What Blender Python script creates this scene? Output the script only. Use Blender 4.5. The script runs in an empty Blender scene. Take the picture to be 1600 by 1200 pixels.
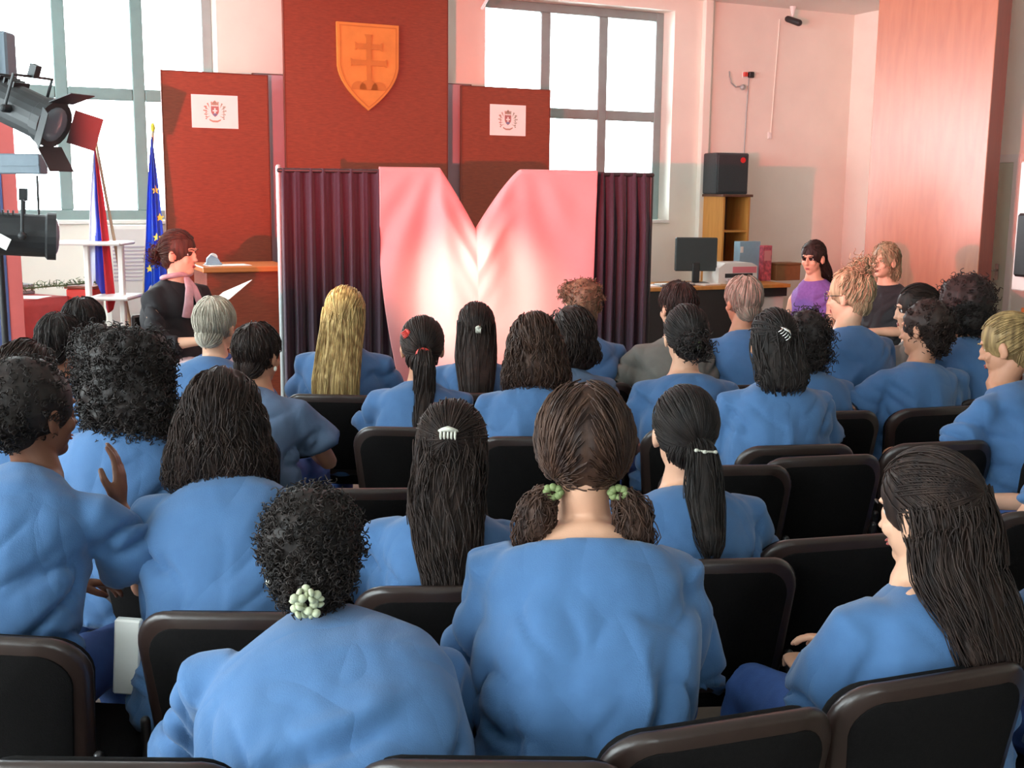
import bpy, math, random
import numpy as np
from mathutils import Vector, Matrix, Euler
PI = math.pi
R = math.radians
random.seed(7)
scene = bpy.context.scene
COL = scene.collection

# ------------------------------------------------------------------ camera
FPX, PITCH, ROLL, CAM_Z = 1800.0, R(9.46), R(0.6), 1.70
cam_d = bpy.data.cameras.new('camera')
cam_d.sensor_width = 36.0
cam_d.lens = 36.0 * FPX / 1600.0
cam_d.clip_start = 0.05
cam_d.clip_end = 200
cam = bpy.data.objects.new('camera', cam_d)
COL.objects.link(cam)
CAM_ROT = Matrix.Rotation(PI / 2 - PITCH, 3, 'X') @ Matrix.Rotation(ROLL, 3, 'Z')
cam.location = (0, 0, CAM_Z)
cam.rotation_euler = CAM_ROT.to_euler()
scene.camera = cam

# ------------------------------------------------------------------ view, world (daylight outside the windows)
vs = scene.view_settings
scene.display_settings.display_device = 'sRGB'
vs.view_transform = 'Standard'
vs.look = 'None'
vs.gamma = 1.0
vs.use_curve_mapping = False
vs.exposure = 1.35
world = bpy.data.worlds.new('daylight')
scene.world = world
world.use_nodes = True
bg = world.node_tree.nodes['Background']
bg.inputs[0].default_value = (0.86, 0.95, 1.0, 1)
bg.inputs[1].default_value = 9.0
scene.cycles.max_bounces = 8
scene.cycles.diffuse_bounces = 5
scene.cycles.glossy_bounces = 3
scene.cycles.transmission_bounces = 4
scene.cycles.transparent_max_bounces = 12
scene.cycles.sample_clamp_indirect = 6.0
scene.cycles.caustics_reflective = False
scene.cycles.caustics_refractive = False
scene.cycles.use_denoising = True
scene.cycles.use_adaptive_sampling = True
scene.cycles.adaptive_threshold = 0.02

# room frame: origin in the far right corner, local x along the far wall, local y outward through it
CORNER = Vector((3.65, 12.9, 0))
RYAW = R(25)
RM = Matrix.Translation(CORNER) @ Matrix.Rotation(RYAW, 4, 'Z')
RMI = RM.inverted()
CEIL = 3.62
RX0, RY0 = -12.0, -16.5      # left wall, rear wall (local)
WIN_LEFT_WALL = [(-3.6, -0.6), (-6.8, -4.2), (-9.6, -7.2), (-12.6, -10.2)]   # local y spans of the side windows
ADDED_REAR_WINS = [(-10.8, -9.0)]              # local x span of an unseen rear window, added for frontal light
SILL, HEAD, TRANSOM = 1.43, 3.50, 2.47

def portal(name, center, sx, sy, rot):
    l = bpy.data.lights.new(name, 'AREA')
    l.shape = 'RECTANGLE'; l.size = sx; l.size_y = sy
    l.cycles.is_portal = True
    o = bpy.data.objects.new(name, l)
    COL.objects.link(o)
    o.matrix_world = RM @ Matrix.Translation(center) @ rot
    return o

def at(px, py, Y):
    d = CAM_ROT @ Vector(((px - 800) / FPX, -(py - 600) / FPX, -1))
    return Vector((0, 0, CAM_Z)) + d * (Y / d.y)
def at_z(px, py, z):
    d = CAM_ROT @ Vector(((px - 800) / FPX, -(py - 600) / FPX, -1))
    return Vector((0, 0, CAM_Z)) + d * ((z - CAM_Z) / d.z)
def px_local(px, yl):
    """local x of the point of plane local y = yl that the photo shows in column px at eye height"""
    k = at(px, 300, 1.0).x
    c, s = math.cos(RYAW), math.sin(RYAW)
    return (k * (CORNER.y + c * yl) - CORNER.x + s * yl) / (c - k * s)

W1 = (px_local(-260, 0), px_local(335, 0))
W2 = (px_local(757, 0), px_local(1024, 0))
for i, (a, b) in enumerate((W1, W2)):
    portal('window_portal', Vector(((a + b) / 2, 0.36, (SILL + HEAD) / 2)), b - a, HEAD - SILL, Matrix.Rotation(-PI / 2, 4, 'X'))
for a, b in WIN_LEFT_WALL:
    portal('window_portal', Vector((RX0 - 0.36, (a + b) / 2, (0.95 + HEAD) / 2)), HEAD - 0.95, b - a, Matrix.Rotation(-PI / 2, 4, 'Y'))

for a, b in ADDED_REAR_WINS:
    portal('window_portal', Vector(((a + b) / 2, RY0 - 0.36, (0.95 + HEAD) / 2)), b - a, HEAD - 0.95, Matrix.Rotation(PI / 2, 4, 'X'))

# stage lamps (their housings are built further down)
def spot(name, loc, target, color, power, cone, blend=0.4, rad=0.05):
    l = bpy.data.lights.new(name, 'SPOT')
    l.color = color; l.energy = power; l.spot_size = R(cone); l.spot_blend = blend; l.shadow_soft_size = rad
    o = bpy.data.objects.new(name, l)
    COL.objects.link(o)
    o.location = loc
    o.rotation_euler = (Vector(target) - Vector(loc)).to_track_quat('-Z', 'Y').to_euler()
    return o
RED = (1.0, 0.07, 0.06)
RED_LAMP, RED_AIM = Vector((-1.5, 2.62, 1.66)), Vector((0.9, 8.5, 1.9))
WHITE_LAMP, WHITE_AIM = Vector((-2.15, 1.6, 2.15)), Vector((-0.2, 7.5, 0.98))
spot('red_stage_light', RED_LAMP, RED_AIM, RED, 780, 70, 0.15, 0.006)
spot('white_stage_light', WHITE_LAMP, WHITE_AIM, (1.0, 0.86, 0.66), 1700, 11, 1.0, 0.06)

# ------------------------------------------------------------------ materials
def lin(r, g, b):
    f = lambda c: (c / 255.0 / 12.92) if c <= 10 else ((c / 255.0 + 0.055) / 1.055) ** 2.4
    return (f(r), f(g), f(b), 1)
MATS = {}
def mat(name, col, rough=0.6, metal=0.0, noise=0.0, nscale=20.0, bump=0.0, bscale=200.0, spec=0.5, sheen=0.0, stretch=None, trans=0.0, coat=0.0):
    if name in MATS: return MATS[name]
    m = bpy.data.materials.new(name); m.use_nodes = True
    nt = m.node_tree; N = nt.nodes; L = nt.links
    p = N['Principled BSDF']
    p.inputs['Base Color'].default_value = col
    p.inputs['Roughness'].default_value = rough
    p.inputs['Metallic'].default_value = metal
    p.inputs['Specular IOR Level'].default_value = spec
    p.inputs['Sheen Weight'].default_value = sheen
    p.inputs['Coat Weight'].default_value = coat
    tc = N.new('ShaderNodeTexCoord'); mp = N.new('ShaderNodeMapping')
    L.new(tc.outputs['Object'], mp.inputs['Vector'])
    if stretch: mp.inputs['Scale'].default_value = stretch
    if noise > 0:
        n = N.new('ShaderNodeTexNoise'); n.inputs['Scale'].default_value = nscale; n.inputs['Detail'].default_value = 4
        L.new(mp.outputs[0], n.inputs['Vector'])
        r = N.new('ShaderNodeValToRGB')
        r.color_ramp.elements[0].position = 0.3; r.color_ramp.elements[1].position = 0.7
        r.color_ramp.elements[0].color = tuple(max(0, c * (1 - noise)) for c in col[:3]) + (1,)
        r.color_ramp.elements[1].color = tuple(min(1, c * (1 + noise)) for c in col[:3]) + (1,)
        L.new(n.outputs['Fac'], r.inputs[0]); L.new(r.outputs[0], p.inputs['Base Color'])
    if bump > 0:
        n2 = N.new('ShaderNodeTexNoise'); n2.inputs['Scale'].default_value = bscale; n2.inputs['Detail'].default_value = 3
        L.new(mp.outputs[0], n2.inputs['Vector'])
        b = N.new('ShaderNodeBump'); b.inputs['Strength'].default_value = bump; b.inputs['Distance'].default_value = 0.004
        L.new(n2.outputs['Fac'], b.inputs['Height']); L.new(b.outputs[0], p.inputs['Normal'])
    if trans > 0:
        t = N.new('ShaderNodeBsdfTranslucent'); t.inputs['Color'].default_value = col
        mx = N.new('ShaderNodeMixShader'); mx.inputs[0].default_value = trans
        L.new(p.outputs[0], mx.inputs[1]); L.new(t.outputs[0], mx.inputs[2])
        L.new(mx.outputs[0], N['Material Output'].inputs['Surface'])
    MATS[name] = m
    return m
def wood(name, c1, c2, rough=0.45, scale=(14, 14, 0.8), coat=0.0):
    if name in MATS: return MATS[name]
    m = bpy.data.materials.new(name); m.use_nodes = True
    N = m.node_tree.nodes; L = m.node_tree.links; p = N['Principled BSDF']
    tc = N.new('ShaderNodeTexCoord'); mp = N.new('ShaderNodeMapping'); mp.inputs['Scale'].default_value = scale
    L.new(tc.outputs['Object'], mp.inputs['Vector'])
    n = N.new('ShaderNodeTexNoise'); n.inputs['Scale'].default_value = 3.0; n.inputs['Detail'].default_value = 6; n.inputs['Distortion'].default_value = 0.6
    L.new(mp.outputs[0], n.inputs['Vector'])
    r = N.new('ShaderNodeValToRGB'); r.color_ramp.elements[0].position = 0.28; r.color_ramp.elements[1].position = 0.72
    r.color_ramp.elements[0].color = c1; r.color_ramp.elements[1].color = c2
    L.new(n.outputs['Fac'], r.inputs[0]); L.new(r.outputs[0], p.inputs['Base Color'])
    p.inputs['Roughness'].default_value = rough; p.inputs['Coat Weight'].default_value = coat; p.inputs['Coat Roughness'].default_value = 0.22
    b = N.new('ShaderNodeBump'); b.inputs['Strength'].default_value = 0.06; b.inputs['Distance'].default_value = 0.002
    L.new(n.outputs['Fac'], b.inputs['Height']); L.new(b.outputs[0], p.inputs['Normal'])
    MATS[name] = m
    return m
def glass_mat():
    m = bpy.data.materials.new('window_glass'); m.use_nodes = True
    N = m.node_tree.nodes; L = m.node_tree.links; N.remove(N['Principled BSDF'])
    t = N.new('ShaderNodeBsdfTransparent'); t.inputs[0].default_value = (0.97, 0.99, 0.98, 1)
    g = N.new('ShaderNodeBsdfGlossy'); g.inputs['Roughness'].default_value = 0.03
    f = N.new('ShaderNodeFresnel'); f.inputs[0].default_value = 1.45
    tc = N.new('ShaderNodeTexCoord'); n = N.new('ShaderNodeTexNoise'); n.inputs['Scale'].default_value = 1.5
    b = N.new('ShaderNodeBump'); b.inputs['Strength'].default_value = 0.02
    L.new(tc.outputs['Object'], n.inputs['Vector']); L.new(n.outputs['Fac'], b.inputs['Height']); L.new(b.outputs[0], g.inputs['Normal'])
    x = N.new('ShaderNodeMixShader')
    L.new(f.outputs[0], x.inputs[0]); L.new(t.outputs[0], x.inputs[1]); L.new(g.outputs[0], x.inputs[2])
    L.new(x.outputs[0], N['Material Output'].inputs['Surface'])
    return m
M_WALL = mat('wall_paint', lin(238, 234, 222), 0.85, noise=0.03, nscale=3, bump=0.1, bscale=60)
M_CEIL = mat('ceiling_paint', lin(232, 232, 226), 0.9, noise=0.02, nscale=2, bump=0.05, bscale=40)
M_FLOOR = mat('floor_terrazzo', lin(112, 98, 88), 0.45, noise=0.22, nscale=9, bump=0.05, bscale=90)
M_FRAME = mat('window_frame_bloom_paint', lin(140, 160, 158), 0.5, noise=0.05, nscale=10)  # grey-teal frames, lightened in colour to stand in for window bloom
M_GLASS = glass_mat()
M_WHITE = mat('white_lacquer', lin(232, 230, 224), 0.4, noise=0.03, nscale=6)
M_WOOD_RED = wood('cherry_panel', lin(118, 52, 34), lin(142, 68, 44), 0.5, (5, 5, 40))
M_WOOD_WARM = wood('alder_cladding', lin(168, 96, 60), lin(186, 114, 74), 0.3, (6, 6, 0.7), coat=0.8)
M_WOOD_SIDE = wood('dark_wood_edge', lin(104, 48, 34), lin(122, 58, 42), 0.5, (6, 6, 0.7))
M_WOOD_GOLD = wood('golden_beech', lin(196, 134, 62), lin(214, 152, 78), 0.45, (10, 10, 1))
M_WOOD_LIGHT = wood('pale_pole_wood', lin(176, 152, 122), lin(196, 172, 140), 0.5, (30, 30, 1))
M_WOOD_DARK = wood('dark_shelf_wood', lin(92, 58, 44), lin(112, 72, 54), 0.5, (10, 10, 1))
M_BLACK = mat('black_plastic', lin(38, 37, 38), 0.45, noise=0.1, nscale=30)
M_LAMPBLK = mat('black_lamp_paint', lin(44, 46, 48), 0.55, noise=0.1, nscale=15)
M_CHAIRFAB = mat('chair_fabric', lin(17, 15, 15), 0.95, noise=0.25, nscale=160, bump=0.4, bscale=500, spec=0.12)
M_CHAIRSH = mat('chair_shell_plastic', lin(42, 29, 25), 0.35, noise=0.1, nscale=40, bump=0.06, bscale=200)
M_CHAIRLEG = mat('chair_tube_paint', lin(34, 32, 33), 0.35, noise=0.05)
M_CHROME = mat('chrome_metal', lin(205, 205, 200), 0.22, metal=1.0, noise=0.03)
M_PAPER = mat('white_paper', lin(240, 238, 232), 0.8, noise=0.02, nscale=8)
M_CURTAIN = mat('dark_curtain_cloth', lin(54, 36, 50), 0.9, noise=0.12, nscale=60, bump=0.2, bscale=300, sheen=0.2)
M_CLOTH = mat('red_tinted_white_cloth', lin(240, 172, 174), 0.6, noise=0.02, nscale=8, trans=0.3)  # white cloth; the pink of the red stage light is put into its colour
M_LILAC = mat('lilac_board_paint', lin(190, 182, 190), 0.7, noise=0.04, nscale=5)

# ------------------------------------------------------------------ mesh helpers
class MB:
    def __init__(s): s.v = []; s.f = []; s.n = 0
    def add(s, v, f):
        v = np.asarray(v, float).reshape(-1, 3)
        s.v.append(v); s.f += [tuple(i + s.n for i in q) for q in f]; s.n += len(v)
        return s
    def verts(s): return np.vstack(s.v) if s.v else np.zeros((0, 3))
    def box(s, a, b, M=None, bev=0.0):
        x0, y0, z0 = a; x1, y1, z1 = b
        x0, x1 = min(x0, x1), max(x0, x1); y0, y1 = min(y0, y1), max(y0, y1); z0, z1 = min(z0, z1), max(z0, z1)
        e = min(bev, (x1 - x0) * .45, (y1 - y0) * .45, (z1 - z0) * .45)
        if e <= 0:
            v = [(x, y, z) for x in (x0, x1) for y in (y0, y1) for z in (z0, z1)]
            f = [(0, 1, 3, 2), (4, 6, 7, 5), (0, 4, 5, 1), (2, 3, 7, 6), (0, 2, 6, 4), (1, 5, 7, 3)]
        else:
            v = []; idx = {}
            for i, (x, sx) in enumerate(((x0, 1), (x1, -1))):
                for j, (y, sy) in enumerate(((y0, 1), (y1, -1))):
                    for k, (z, sz) in enumerate(((z0, 1), (z1, -1))):
                        idx[i, j, k, 0] = len(v); v.append((x, y + sy * e, z + sz * e))
                        idx[i, j, k, 1] = len(v); v.append((x + sx * e, y, z + sz * e))
                        idx[i, j, k, 2] = len(v); v.append((x + sx * e, y + sy * e, z))
            f = []
            for i in (0, 1):
                q = [idx[i, 0, 0, 0], idx[i, 0, 1, 0], idx[i, 1, 1, 0], idx[i, 1, 0, 0]]; f.append(q if i == 0 else q[::-1])
                q = [idx[0, i, 0, 1], idx[1, i, 0, 1], idx[1, i, 1, 1], idx[0, i, 1, 1]]; f.append(q if i == 0 else q[::-1])
                q = [idx[0, 0, i, 2], idx[0, 1, i, 2], idx[1, 1, i, 2], idx[1, 0, i, 2]]; f.append(q if i == 0 else q[::-1])
            for i in (0, 1):
                for j in (0, 1):
                    f.append([idx[i, j, 0, 0], idx[i, j, 0, 1], idx[i, j, 1, 1], idx[i, j, 1, 0]])
                    f.append([idx[i, 0, j, 0], idx[i, 0, j, 2], idx[i, 1, j, 2], idx[i, 1, j, 0]])
                    f.append([idx[0, i, j, 1], idx[0, i, j, 2], idx[1, i, j, 2], idx[1, i, j, 1]])
            for i in (0, 1):
                for j in (0, 1):
                    for k in (0, 1):
                        f.append([idx[i, j, k, 0], idx[i, j, k, 1], idx[i, j, k, 2]])
        v = np.array(v, float)
        if M is not None: v = xf(v, M)
        return s.add(v, f)
    def tube(s, pts, rad, n=10, side=None, round_=True, M=None):
        """tube through pts; rad: list of r or (ra, rb) (ra along side vector)"""
        P = [Vector(p) for p in pts]; rad = [(r, r) if not isinstance(r, (tuple, list)) else tuple(r) for r in rad]
        k = len(P); T = []
        for i in range(k):
            t = (P[min(i + 1, k - 1)] - P[max(i - 1, 0)])
            T.append(t.normalized() if t.length > 1e-9 else Vector((0, 0, 1)))
        if side is None:
            side = Vector((1, 0, 0)) if abs(T[0].x) < 0.9 else Vector((0, 1, 0))
        side = Vector(side); rings = []; S = side
        ext = []
        if round_:
            for c, q in ((0.995, 0.12), (0.8, 0.6), (0.4, 0.92)): ext.append((c, q))
        seq = []
        m0 = min(rad[0]); m1 = min(rad[-1])
        for c, q in ext: seq.append((P[0] - T[0] * m0 * c, T[0], (rad[0][0] * q, rad[0][1] * q)))
        for i in range(k): seq.append((P[i], T[i], rad[i]))
        for c, q in ext[::-1]: seq.append((P[-1] + T[-1] * m1 * c, T[-1], (rad[-1][0] * q, rad[-1][1] * q)))
        v = []
        for c, t, (ra, rb) in seq:
            S = (S - t * S.dot(t))
            S = S.normalized() if S.length > 1e-6 else t.orthogonal().normalized()
            B = t.cross(S)
            for a in range(n):
                an = 2 * PI * a / n
                v.append(c + S * (ra * math.cos(an)) + B * (rb * math.sin(an)))
        m = len(seq); f = []
        for i in range(m - 1):
            for a in range(n):
                b = (a + 1) % n
                f.append((i * n + a, i * n + b, (i + 1) * n + b, (i + 1) * n + a))
        f.append(tuple(range(n))[::-1]); f.append(tuple((m - 1) * n + a for a in range(n)))
        v = np.array([tuple(q) for q in v])
        if M is not None: v = xf(v, M)
        return s.add(v, f)
    def ell(s, c, r, M=None, nu=16, nv=10, rot=None):
        v = [(0, 0, 1)]
        for i in range(1, nv):
            th = PI * i / nv
            for j in range(nu):
                a = 2 * PI * j / nu
                v.append((math.sin(th) * math.cos(a), math.sin(th) * math.sin(a), math.cos(th)))
        v.append((0, 0, -1)); f = []
        for j in range(nu): f.append((0, 1 + j, 1 + (j + 1) % nu))
        for i in range(nv - 2):
            for j in range(nu):
                a = 1 + i * nu + j; b = 1 + i * nu + (j + 1) % nu
                f.append((a, a + nu, b + nu, b))
        last = len(v) - 1; o = 1 + (nv - 2) * nu
        for j in range(nu): f.append((last, o + (j + 1) % nu, o + j))
        v = np.array(v) * np.array(r)
        if rot is not None: v = v @ np.array(rot.to_3x3()).T
        v = v + np.array(c)
        if M is not None: v = xf(v, M)
        return s.add(v, f)
    def grid(s, G, closed_u=False, M=None):
        """G: array rows x cols x 3"""
        G = np.asarray(G, float); a, b = G.shape[:2]; f = []
        for i in range(a - 1):
            for j in range(b - (0 if closed_u else 1)):
                k = (j + 1) % b
                f.append((i * b + j, i * b + k, (i + 1) * b + k, (i + 1) * b + j))
        v = G.reshape(-1, 3)
        if M is not None: v = xf(v, M)
        return s.add(v, f)
    def prism(s, poly, y0, y1, M=None):
        """poly in x,z extruded along y"""
        n = len(poly)
        v = [(x, y0, z) for x, z in poly] + [(x, y1, z) for x, z in poly]
        f = [tuple(range(n)), tuple(range(2 * n - 1, n - 1, -1))]
        for i in range(n):
            j = (i + 1) % n
            f.append((i, i + n, j + n, j))
        v = np.array(v, float)
        if M is not None: v = xf(v, M)
        return s.add(v, f)
def xf(v, M):
    A = np.array(M.to_4x4()); return np.asarray(v) @ A[:3, :3].T + A[:3, 3]
def mesh_of(name, mb, smooth=False):
    me = bpy.data.meshes.new(name)
    v = mb.verts()
    me.from_pydata(v.tolist(), [], [list(q) for q in mb.f])
    me.update()
    if smooth: me.polygons.foreach_set('use_smooth', [True] * len(me.polygons))
    return me
def obj(name, mb, m, parent=None, smooth=False, fix=True, loc=None, rot=None):
    me = mesh_of(name, mb, smooth)
    if fix:
        import bmesh
        bm = bmesh.new(); bm.from_mesh(me); bmesh.ops.recalc_face_normals(bm, faces=bm.faces); bm.to_mesh(me); bm.free()
    for q in (m if isinstance(m, (list, tuple)) else [m]): me.materials.append(q)
    o = bpy.data.objects.new(name, me); COL.objects.link(o)
    if parent: o.parent = parent
    if loc is not None: o.location = loc
    if rot is not None: o.rotation_euler = rot
    return o
def empty(name, loc, rz=0.0):
    o = bpy.data.objects.new(name, None); COL.objects.link(o)
    o.empty_display_size = 0.1
    o.location = loc; o.rotation_euler = (0, 0, rz)
    return o
def tag(o, label, cat, group=None, kind=None):
    if label: o['label'] = label
    if cat: o['category'] = cat
    if group: o['group'] = group
    if kind: o['kind'] = kind
    return o
def thing(name, label, cat, loc=(0, 0, 0), rz=0.0, group=None):
    return tag(empty(name, loc, rz), label, cat, group)
def struct(name, mb, m, smooth=False, label=None):
    o = obj(name, mb, m, smooth=smooth, fix=True); o['kind'] = 'structure'
    if label: o['label'] = label
    return o

# ------------------------------------------------------------------ room shell
TH = 0.38
def wall_with_holes(name, axis, fixed0, fixed1, span, holes, sill_of):
    mb = MB()
    xs = sorted([span[0], span[1]] + [q for h in holes for q in h])
    def piece(a, b, z0, z1):
        if axis == 'x': mb.box((a, fixed0, z0), (b, fixed1, z1), M=RM)
        else: mb.box((fixed0, a, z0), (fixed1, b, z1), M=RM)
    for a, b in zip(xs[:-1], xs[1:]):
        if any(abs(a - h[0]) < 1e-6 and abs(b - h[1]) < 1e-6 for h in holes):
            piece(a, b, 0, sill_of); piece(a, b, HEAD, CEIL)
        else: piece(a, b, 0, CEIL)
    return struct(name, mb, M_WALL)
W1 = (px_local(-260, 0), px_local(346, 0))
W2 = (px_local(757, 0), px_local(1046, 0))
wall_with_holes('wall_back', 'x', 0, TH, (RX0 - TH, TH), [W1, W2], SILL - 0.03)
wall_with_holes('wall_left', 'y', RX0 - TH, RX0, (RY0, 0), sorted(WIN_LEFT_WALL), 0.95)
struct('wall_right', MB().box((0, RY0, 0), (TH, 0, CEIL), M=RM), M_WALL)
wall_with_holes('wall_rear', 'x', RY0 - TH, RY0, (RX0 - TH, TH), ADDED_REAR_WINS, 0.95)
struct('floor', MB().box((RX0 - TH, RY0 - TH, -0.12), (TH, TH, 0), M=RM), M_FLOOR)
struct('ceiling', MB().box((RX0 - TH, RY0 - TH, CEIL), (TH, TH, CEIL + 0.15), M=RM), M_CEIL)
# skirting along the far and right wall
struct('baseboard_back', MB().box((RX0, -0.015, 0), (0, 0, 0.09), M=RM), M_WOOD_SIDE)
struct('baseboard_right', MB().box((-0.015, -8.2, 0), (0, -0.02, 0.09), M=RM), M_WOOD_SIDE)
# shallow pier right of the window
pa, pb = px_local(1104, -0.06), px_local(1112, 0)
struct('trim_1', MB().box((pa - 0.09, -0.07, 0), (pa, 0, CEIL), M=RM, bev=0.005), M_WALL, label='shallow painted pier right of the window')
struct('trim_2', MB().box((-0.75, -6.4, 3.30), (0, -5.9, CEIL), M=RM), mat('beam_paint', lin(160, 142, 122), 0.8, noise=0.05), label='beige ceiling beam above the right door')

def window(name, a, b, z0, z1, mull, trans, yf=0.20, side=False, sillw=True, rear=False):
    """frame mesh with the glass as its child; a..b along the wall"""
    fr = MB(); t = 0.085; d = 0.07
    def bx(u0, u1, v0, v1, y0=yf, y1=yf + d):
        if side: fr.box((RX0 - y1, u0, v0), (RX0 - y0, u1, v1), M=RM, bev=0.008)
        elif rear: fr.box((u0, RY0 - y1, v0), (u1, RY0 - y0, v1), M=RM, bev=0.008)
        else: fr.box((u0, y0, v0), (u1, y1, v1), M=RM, bev=0.008)
    bx(a, a + t, z0, z1); bx(b - t, b, z0, z1); bx(a + t, b - t, z0, z0 + t); bx(a + t, b - t, z1 - t, z1)
    for u in mull: bx(u - 0.05, u + 0.05, z0 + t, z1 - t)
    ed = [a + t] + [q for u in mull for q in (u - 0.05, u + 0.05)] + [b - t]
    for z in trans:
        for i in range(0, len(ed), 2): bx(ed[i], ed[i + 1], z - 0.05, z + 0.05)
    o = struct(name, fr, M_FRAME)
    g = MB()
    if side: g.box((RX0 - yf - 0.04, a + 0.04, z0 + 0.04), (RX0 - yf - 0.034, b - 0.04, z1 - 0.04), M=RM)
    elif rear: g.box((a + 0.04, RY0 - yf - .04, z0 + 0.04), (b - 0.04, RY0 - yf - .034, z1 - 0.04), M=RM)
    else: g.box((a + 0.04, yf + 0.034, z0 + 0.04), (b - 0.04, yf + 0.04, z1 - 0.04), M=RM)
    obj('window_pane', g, M_GLASS, o)
    if sillw:
        s = MB()
        if side: s.box((RX0 - yf, a - 0.0, z0 - 0.035), (RX0 + 0.03, b, z0 + 0.002), M=RM, bev=0.006)
        elif rear: s.box((a, RY0 - yf, z0 - 0.035), (b, RY0 + .03, z0 + .002), M=RM, bev=0.006)
        else: s.box((a + 0.001, -0.03, z0 - 0.028), (b - 0.001, yf, z0 + 0.004), M=RM, bev=0.006)
        so = obj('window_sill', s, M_WHITE, o)
    return o
window('window_1', W1[0], W1[1], SILL, HEAD, [px_local(-18, .23), px_local(104, .23), px_local(223, .23)], [TRANSOM])
window('window_2', W2[0], W2[1], SILL, HEAD, [px_local(848, .23), px_local(936, .23)], [TRANSOM])
for i, (a, b) in enumerate(WIN_LEFT_WALL):
    window('window_%d' % (i + 3), a, b, 0.95, HEAD, [a + 0.8, a + 1.6], [2.3], side=True)

for i, (a, b) in enumerate(ADDED_REAR_WINS):
    window('window_%d' % (i + 7), a, b, 0.95, HEAD, [a + 0.8, a + 1.6], [2.3], rear=True)  # unseen window added to brighten the far wall from behind the camera
# door in the right wall
dy0, dy1 = -3.15, -2.28
def right_y(px):
    k = at(px, 300, 1.0).x
    c, s = math.cos(RYAW), math.sin(RYAW)
    # world: X = Cx - s*y, Y = Cy + c*y  (local x = 0)
    return (CORNER.x - k * CORNER.y) / (k * c + s)
dy1, dy0 = right_y(1535), right_y(1584)
dz = 2.02
fr = MB(); fr.box((-0.03, dy0 - 0.07, 0), (0.0, dy0, dz + 0.07), M=RM); fr.box((-0.03, dy1, 0), (0, dy1 + 0.07, dz + 0.07), M=RM); fr.box((-0.03, dy0, dz), (0, dy1, dz + 0.07), M=RM)
door = struct('door_1', MB().box((-0.022, dy0 + 0.003, 0.004), (-0.001, dy1 - 0.003, dz - 0.003), M=RM, bev=0.003), mat('door_paint', lin(200, 208, 188), 0.6, noise=0.03, nscale=4))
obj('door_frame', fr, M_WHITE, door)
hb = MB(); hb.tube([(-0.03, dy0 + 0.10, 1.02), (-0.07, dy0 + 0.10, 1.02), (-0.07, dy0 + 0.2, 1.02)], [0.009] * 3, M=RM); hb.box((-0.03, dy0 + 0.08, 0.93), (-0.022, dy0 + 0.12, 1.08), M=RM)
obj('door_handle', hb, M_CHROME, door)
# ------------------------------------------------------------------ boards and furniture along the far wall
def room_thing(name, label, cat, xl, yl, z=0.0, rz=0.0, group=None):
    p = RM @ Vector((xl, yl, z))
    return thing(name, label, cat, p, RYAW + rz, group)
def board(name, label, px0, px1, yl, z1, m, th=0.04, cat='wall panel'):
    x0, x1 = px_local(px0, yl), px_local(px1, yl)
    t = room_thing(name, label, cat, (x0 + x1) / 2, yl)
    w = (x1 - x0) / 2
    obj('panel_face', MB().box((-w, 0, 0.0), (w, th, z1), bev=0.004), m, t)
    eb = MB(); eb.box((-w - 0.006, -0.002, 0), (-w, th + 0.002, z1)); eb.box((w, -0.002, 0), (w + 0.006, th + 0.002, z1)); eb.box((-w - 0.006, -0.002, z1), (w + 0.006, th + 0.002, z1 + 0.006))
    obj('edge_band', eb, M_WOOD_SIDE, t)
    fb = MB(); fb.box((-w + 0.1, th, 0), (-w + 0.18, th + 0.03, z1 - .2)); fb.box((w - 0.18, th, 0), (w - 0.1, th + 0.03, z1 - .2))
    obj('batten', fb, M_WOOD_SIDE, t)
    return t, w
tb, wb = board('backing_board', 'wide lilac grey board between and behind the red wooden panels', 400, 735, -0.16, 2.66, M_LILAC)
tl, wl = board('red_partition', 'left red brown wooden panel with a small paper crest beside the flags', 259, 422, -0.36, 2.63, M_WOOD_RED)
tc_, wc = board('red_partition', 'tallest middle red brown wooden panel carrying the golden shield', 449, 699, -0.36, 3.40, M_WOOD_RED)
tr, wr = board('red_partition', 'right red brown wooden panel with paper crest in front of the window', 722, 857, -0.36, 2.63, M_WOOD_RED)

def shield_outline(w, h, n=10):
    pts = [(-w, h * .5), (w, h * .5)]
    for i in range(1, n + 1):
        t = i / n
        x = w * (1 - t ** 2.0) if i < n else 0
        z = .06 * h - .56 * h * t
        pts.append((x, z))
    left = [(-x, z) for x, z in pts[2:-1]][::-1]
    return pts + left
M_SHIELD = mat('carved_shield_wood', lin(205, 138, 62), 0.5, noise=0.08, nscale=8, bump=0.2, bscale=40)
M_SHIELD2 = mat('carved_relief_wood', lin(186, 118, 50), 0.5, noise=0.08, nscale=8)
xs = px_local(577, -0.38); zs = 1.7 + (298 - 125) / 166.0
sh = room_thing('wooden_shield', 'golden wooden shield with carved double cross on the tall middle panel', 'shield', xs, -0.36, zs)
W, H = 0.275, 0.72
sb = MB(); sb.prism(shield_outline(W, H), -0.035, -0.001)
obj('shield_plate', sb, M_SHIELD, sh)
cb = MB()
for z, w in ((0.17, 0.10), (0.035, 0.14)):
    cb.prism([(-w, z + .022), (-w - .02, z + .035), (-w - .02, z - .035), (-w, z - .022), (w, z - .022), (w + .02, z - .035), (w + .02, z + .035), (w, z + .022)][::-1], -0.045, -0.034)
cb.prism([(-.035, .27), (.035, .27), (.022, .24), (.022, -.12), (-.022, -.12), (-.022, .24)], -0.0445, -0.034)
obj('double_cross', cb, M_SHIELD2, sh)
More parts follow.
